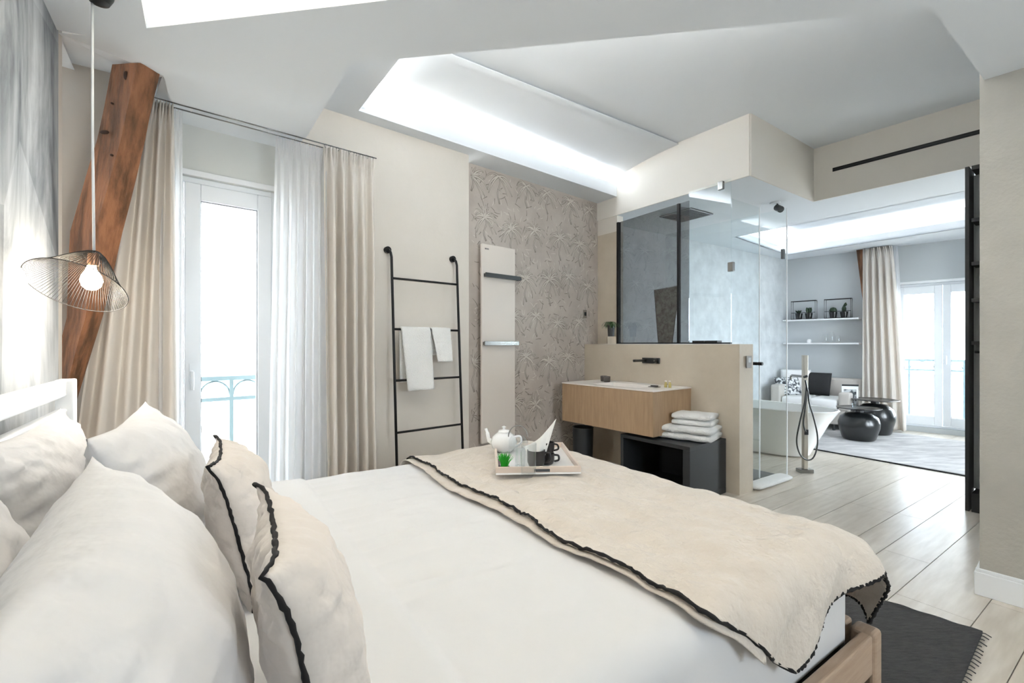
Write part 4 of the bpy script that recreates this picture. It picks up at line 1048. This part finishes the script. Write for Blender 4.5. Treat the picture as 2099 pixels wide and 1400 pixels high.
for z in (2.17,1.847,1.575,1.257):
    bm=BM(); box(bm,.035,WB-.035,0,DB-.022,z-.013,z+.013); put('shelf',bm,'black_mat',bk)
bm=BM(); tube(bm,[(.06,-.0,1.19),(.06,-.04,1.19),(.16,-.04,1.19)],.009,8); put('hook_handle',bm,'black',bk,smooth='auto')
bm=BM(); tube(bm,[(.10,-.04,1.19),(.10,.2,1.19)],.006,8); put('hook_bar',bm,'black',bk)

# ------------------------------------------------------------------ tray on the bed
TZ=.672
tr=thing('serving_tray',(.105,2.28,TZ),'white serving tray on the linen throw holding a tea set','tray',math.radians(3))
bm=BM(); box(bm,-.19,.19,-.25,.25,0,.008); put('base',bm,'porcelain',tr,bev=.002)
for a in ((-.19,.19,-.25,-.238),(-.19,.19,.238,.25)):
    bm=BM(); box(bm,*a,.008,.034); put('rim',bm,mat('tray_rim_wood',(214,198,186),.5) if 'tray_rim_wood' not in bpy.data.materials else bpy.data.materials['tray_rim_wood'],tr,bev=.002)
for a in ((-.19,-.178,-.238,.238),(.178,.19,-.238,.238)):
    bm=BM(); box(bm,*a,.008,.034); put('rim',bm,bpy.data.materials['tray_rim_wood'],tr,bev=.002)
bm=BM(); box(bm,-.02,.05,-.2515,-.25,.012,.024); put('handle_slot',bm,'gasket',tr)
Z1=TZ+.0085
def at(u,v,z): d=(EYE-z)*FOC/(v-HOR); return ((u-CU)/FOC*d,d,z)
# green plant
q=at(1034,963,Z1); o=thing('grass_plant',q,'tiny bright green artificial grass in a dark pot on the tray','plant')
bm=BM(); box(bm,-.022,.022,-.022,.022,0,.014); put('pot',bm,'black',o,bev=.002)
bm=BM(); rr=random.Random(5)
for k in range(110):
    a=rr.uniform(0,6.28); l_=rr.uniform(.01,.032); h=rr.uniform(.035,.065); x=rr.uniform(-.014,.014); y=rr.uniform(-.014,.014)
    tube(bm,[(x,y,.014),(x+l_*.4*math.cos(a),y+l_*.4*math.sin(a),.014+h*.6),(x+l_*math.cos(a),y+l_*math.sin(a),.014+h)],[.0016,.0014,.0004],4)
put('blades',bm,'grass',o)
# white teapot
q=at(1033,925,Z1); o=thing('white_teapot',(q[0],q[1],Z1),'white porcelain teapot at the back left of the tray','teapot',math.radians(160))
bm=BM(); lathe(bm,[(0,0),(.04,0),(.062,.02),(.07,.05),(.06,.08),(.035,.10),(0,.102)],n=36); put('body',bm,'porcelain',o,smooth='auto')
bm=BM(); lathe(bm,[(.033,.1025),(.028,.112),(.008,.116),(.006,.124),(.012,.13),(0,.136)],n=24); put('lid',bm,'porcelain',o,smooth='auto')
bm=BM(); tube(bm,cr([(.058,0,.04),(.085,0,.055),(.095,0,.09),(.105,0,.115)]),[.014]*9+[.011]*8+[.008]*8,10); put('spout',bm,'porcelain',o,smooth='auto')
bm=BM(); tube(bm,cr([(-.058,0,.08),(-.09,0,.085),(-.095,0,.055),(-.066,0,.03)]),.006,8); put('handle',bm,'porcelain',o,smooth='auto')
# glass teapot
q=at(1062,932,Z1); o=thing('glass_teapot',(q[0],q[1]+.03,Z1),'clear glass teapot with arched handle behind the tumblers','teapot')
bm=BM(); lathe(bm,[(0,0),(.04,0),(.055,.03),(.052,.07),(.035,.09),(.033,.09),(.049,.07),(.05,.03),(0,.004)],n=30); put('body',bm,'drink',o,smooth='auto')
bm=BM(); tube(bm,[(.05*math.cos(t),0,.085+.06*math.sin(t)) for t in [math.pi*k/16 for k in range(17)]],.0025,6); put('handle',bm,'chrome',o,smooth=True)
def tumbler(u,v,r,h,label):
    q=at(u,v,Z1); bm=BM(); lathe(bm,[(0,0),(r*.92,0),(r,h),(r*.94,h),(r*.86,.006),(0,.006)],n=30); put('tumbler',bm,'drink',smooth='auto',label=label,cat='drinking glass',loc=q)
tumbler(1083,972,.036,.135,'large clear drinking glass at the front edge of the tray')
tumbler(1066,957,.026,.10,'slim clear glass between the grass plant and the large tumbler')
# black cups/teapot
def mug(u,v,r,h,label,tilt=0,z=Z1):
    q=at(u,v,z); o=thing('black_mug',q,label,'mug',math.radians(-10))
    bm=BM(); lathe(bm,[(0,0.001),(r*.8,0.001),(r,h*.3),(r*1.0,h),(r*.93,h),(r*.9,h*.3),(0,.008)],n=30); put('body',bm,'tealight',o,smooth='auto')
    bm=BM(); tube(bm,cr([(r*.95,0,h*.85),(r*1.5,0,h*.8),(r*1.55,0,h*.4),(r*.97,0,h*.25)]),.005,8); put('handle',bm,'tealight',o,smooth='auto')
    return q
mug(1099,955,.042,.075,'large black mug in the middle of the tray')
mug(1121,950,.036,.05,'lower black mug at the right of the tray')
q=at(1121,950,Z1); o=thing('black_mug',(q[0]+.004,q[1]+.0,Z1+.052),'black mug stacked on the lower black mug','mug',math.radians(-25))
bm=BM(); lathe(bm,[(0,0.0),(.026,0.0),(.032,.015),(.033,.05),(.030,.05),(.028,.015),(0,.006)],n=30); put('body',bm,'tealight',o,smooth='auto')
bm=BM(); tube(bm,cr([(.031,0,.045),(.05,0,.04),(.052,0,.022),(.031,0,.013)]),.0045,8); put('handle',bm,'tealight',o,smooth='auto')
# napkin standing in mug
q=at(1099,955,Z1); bm=BM()
def nap(i,j):
    x=-.06+.155*i; top=.085+.13*i**1.6; z=.015+(top-.015)*j if j>0 else .02
    xx=x*(.35+.65*j)
    return Vector((xx,.012*math.sin(i*9)*(1-j*.4)+.01*j,z+.0))
gridf(bm,nap,24,14); put('napkin',bm,'paper',smooth=True,solid=.003,label='white folded napkin fanning out of the large black mug',cat='napkin',loc=(q[0],q[1],q[2]+.003))
# cards at left of tray
q=at(1018,955,Z1+.0); bm=BM(); box(bm,-.006,.006,-.06,.06,0,.018); put('sachet_box',bm,mat('plum_card',(96,84,92),.6),label='narrow dark sachet box along the left rim of the tray',cat='box',loc=(-.062,2.14,Z1))

GROUPS={'white pillows at the head of the bed':['pillow','pillow.001','pillow.002','pillow.003'],'ecru cushions with black stitched seams':['cushion','cushion.001'],
'cushions on the sofa':['cushion.002','cushion.003','cushion.004'],'beige curtains':['curtain','curtain.001','curtain.002'],'white sheer curtains':['sheer_curtain','sheer_curtain.001','sheer_curtain.002','sheer_curtain.003'],
'white towels on the ladder':['towel','towel.001'],'folded towels on the bench':['folded_towel','folded_towel.001'],'tumblers on the vanity':['toothbrush_tumbler','toothbrush_tumbler.001'],
'toiletry bottles on the vanity':['soap_bottle','soap_bottle.001'],'black side tables':['side_table','side_table.001'],'white wall shelves':['wall_shelf','wall_shelf.001'],'wire frames on the upper shelf':['wire_plant_frame','wire_plant_frame.001'],
'potted cacti on the upper shelf':['potted_cactus','potted_cactus.001','potted_cactus.002','potted_cactus.003'],'glass jars on the lower shelf':['shelf_jar','shelf_jar.001','shelf_jar.002'],
'black mugs on the tray':['black_mug','black_mug.001','black_mug.002'],'soap trays on the ledge':['ledge_tray','ledge_tray.001'],'drinking glasses on the tray':['tumbler','tumbler.001'],
'balcony railings':['balcony_railing','balcony_railing.001'],'brown timber posts':['timber_post','timber_post.001'],'buildings across the street':['street_building','street_building.001']}
for g_,ns in GROUPS.items():
    for n_ in ns: bpy.data.objects[n_]['group']=g_
# ------------------------------------------------------------------ lights
def area(name,loc,size,sizey,power,color,direction,rotz=0,spread=None,portal=False):
    l=bpy.data.lights.new(name,'AREA'); l.shape='RECTANGLE'; l.size=size; l.size_y=sizey; l.energy=power; l.color=color
    o=bpy.data.objects.new(name,l); COL.objects.link(o); o.location=loc
    dv=Vector(direction).normalized(); z=-dv
    x=Vector((math.cos(rotz),math.sin(rotz),0)); x=(x-z*x.dot(z)).normalized(); y=z.cross(x)
    o.matrix_world=Matrix.Translation(loc)@Matrix((x,y,z)).transposed().to_4x4()
    if portal: l.cycles.is_portal=True
    return o
WARM=(1,.99,.97)
def strip_light(name,p,q,z,power,color=WARM,off=0,w=.05,tilt=(0,0)):
    d=(q[0]-p[0],q[1]-p[1]); L=math.hypot(*d); u=(d[0]/L,d[1]/L); m=along(p,u,L/2,off)
    return area(name,(m[0],m[1],z),L,w,power,color,(tilt[0],tilt[1],1),rotz=math.atan2(u[1],u[0]))
strip_light('cove_led_window_side',I0,I1,Z_SOF+.03,48,off=.12,w=.08)
strip_light('cove_led_near_edge',(-.6,2.12),(1.5,1.81),Z_SLAB+.14,26,off=-.14,w=.06)
strip_light('cove_led_left',(-1.25,3.05),(-.65,2.2),Z_SOF+.03,9,off=-.05,w=.06)
strip_light('well_led_front',C0,H[1],Z_SLAB+.14,15,(1,.95,.87),off=.12,w=.06)
strip_light('well_led_left',H[3],C0,Z_SLAB+.14,8,(1,.95,.87),off=.12,w=.06)
strip_light('well_led_back',H[2],H[3],Z_SLAB+.14,13,(1,.95,.87),off=.12,w=.06)
strip_light('far_led_a',TR[1],TR[2],2.72,22,off=.08,w=.05)
strip_light('far_led_b',TR[0],TR[1],2.72,14,off=.08,w=.05)
strip_light('far_led_c',TR[3],TR[0],2.72,16,off=.08,w=.05)
l=bpy.data.lights.new('bulb_light','POINT'); l.energy=6; l.color=(1,.9,.76); l.shadow_soft_size=.045
o=bpy.data.objects.new('bulb_light',l); COL.objects.link(o); o.location=(LP[0]-.003,LP[1],2.56-1.13)
# daylight portals in the window openings
def win_portal(name,origin,d,s0,s1,z0,z1,off,sign):
    m=along(origin,d,(s0+s1)/2,off); n=(d[1]*sign,-d[0]*sign,0)
    return area(name,(m[0],m[1],(z0+z1)/2),s1-s0,z1-z0,1,(1,1,1),n,rotz=math.atan2(d[1],d[0]),portal=True)
win_portal('portal_window',NP,Wd,*WIN,.14,1)
win_portal('portal_far',FARL,Fd,*FW,.3,1)
win_portal('portal_fill_right',FRP,FRD,*FILL_FRW,-.14,-1)
win_portal('portal_fill_back',MB_,BK,*FILL_BWIN,-.22,-1)
w=bpy.data.worlds.new('sky'); sc.world=w; w.use_nodes=True; bg=w.node_tree.nodes['Background']
bg.inputs[0].default_value=(.86,.93,1,1); bg.inputs[1].default_value=16.0

# ------------------------------------------------------------------ camera
cam=bpy.data.cameras.new('camera'); co=bpy.data.objects.new('camera',cam); COL.objects.link(co); sc.camera=co
co.location=(0,0,EYE); co.rotation_euler=(math.radians(90),0,0); cam.sensor_width=36; cam.lens=FOC/2099*36; cam.shift_y=5/2099; cam.clip_start=.02; cam.clip_end=100
sc.view_settings.view_transform='Standard'; sc.view_settings.look='None'; sc.view_settings.gamma=1; sc.view_settings.use_curve_mapping=False
sc.view_settings.exposure=0.32
c=sc.cycles; c.use_denoising=True; c.max_bounces=10; c.diffuse_bounces=6; c.glossy_bounces=4; c.transparent_max_bounces=16; c.transmission_bounces=6; c.sample_clamp_indirect=20; c.caustics_reflective=False; c.caustics_refractive=False
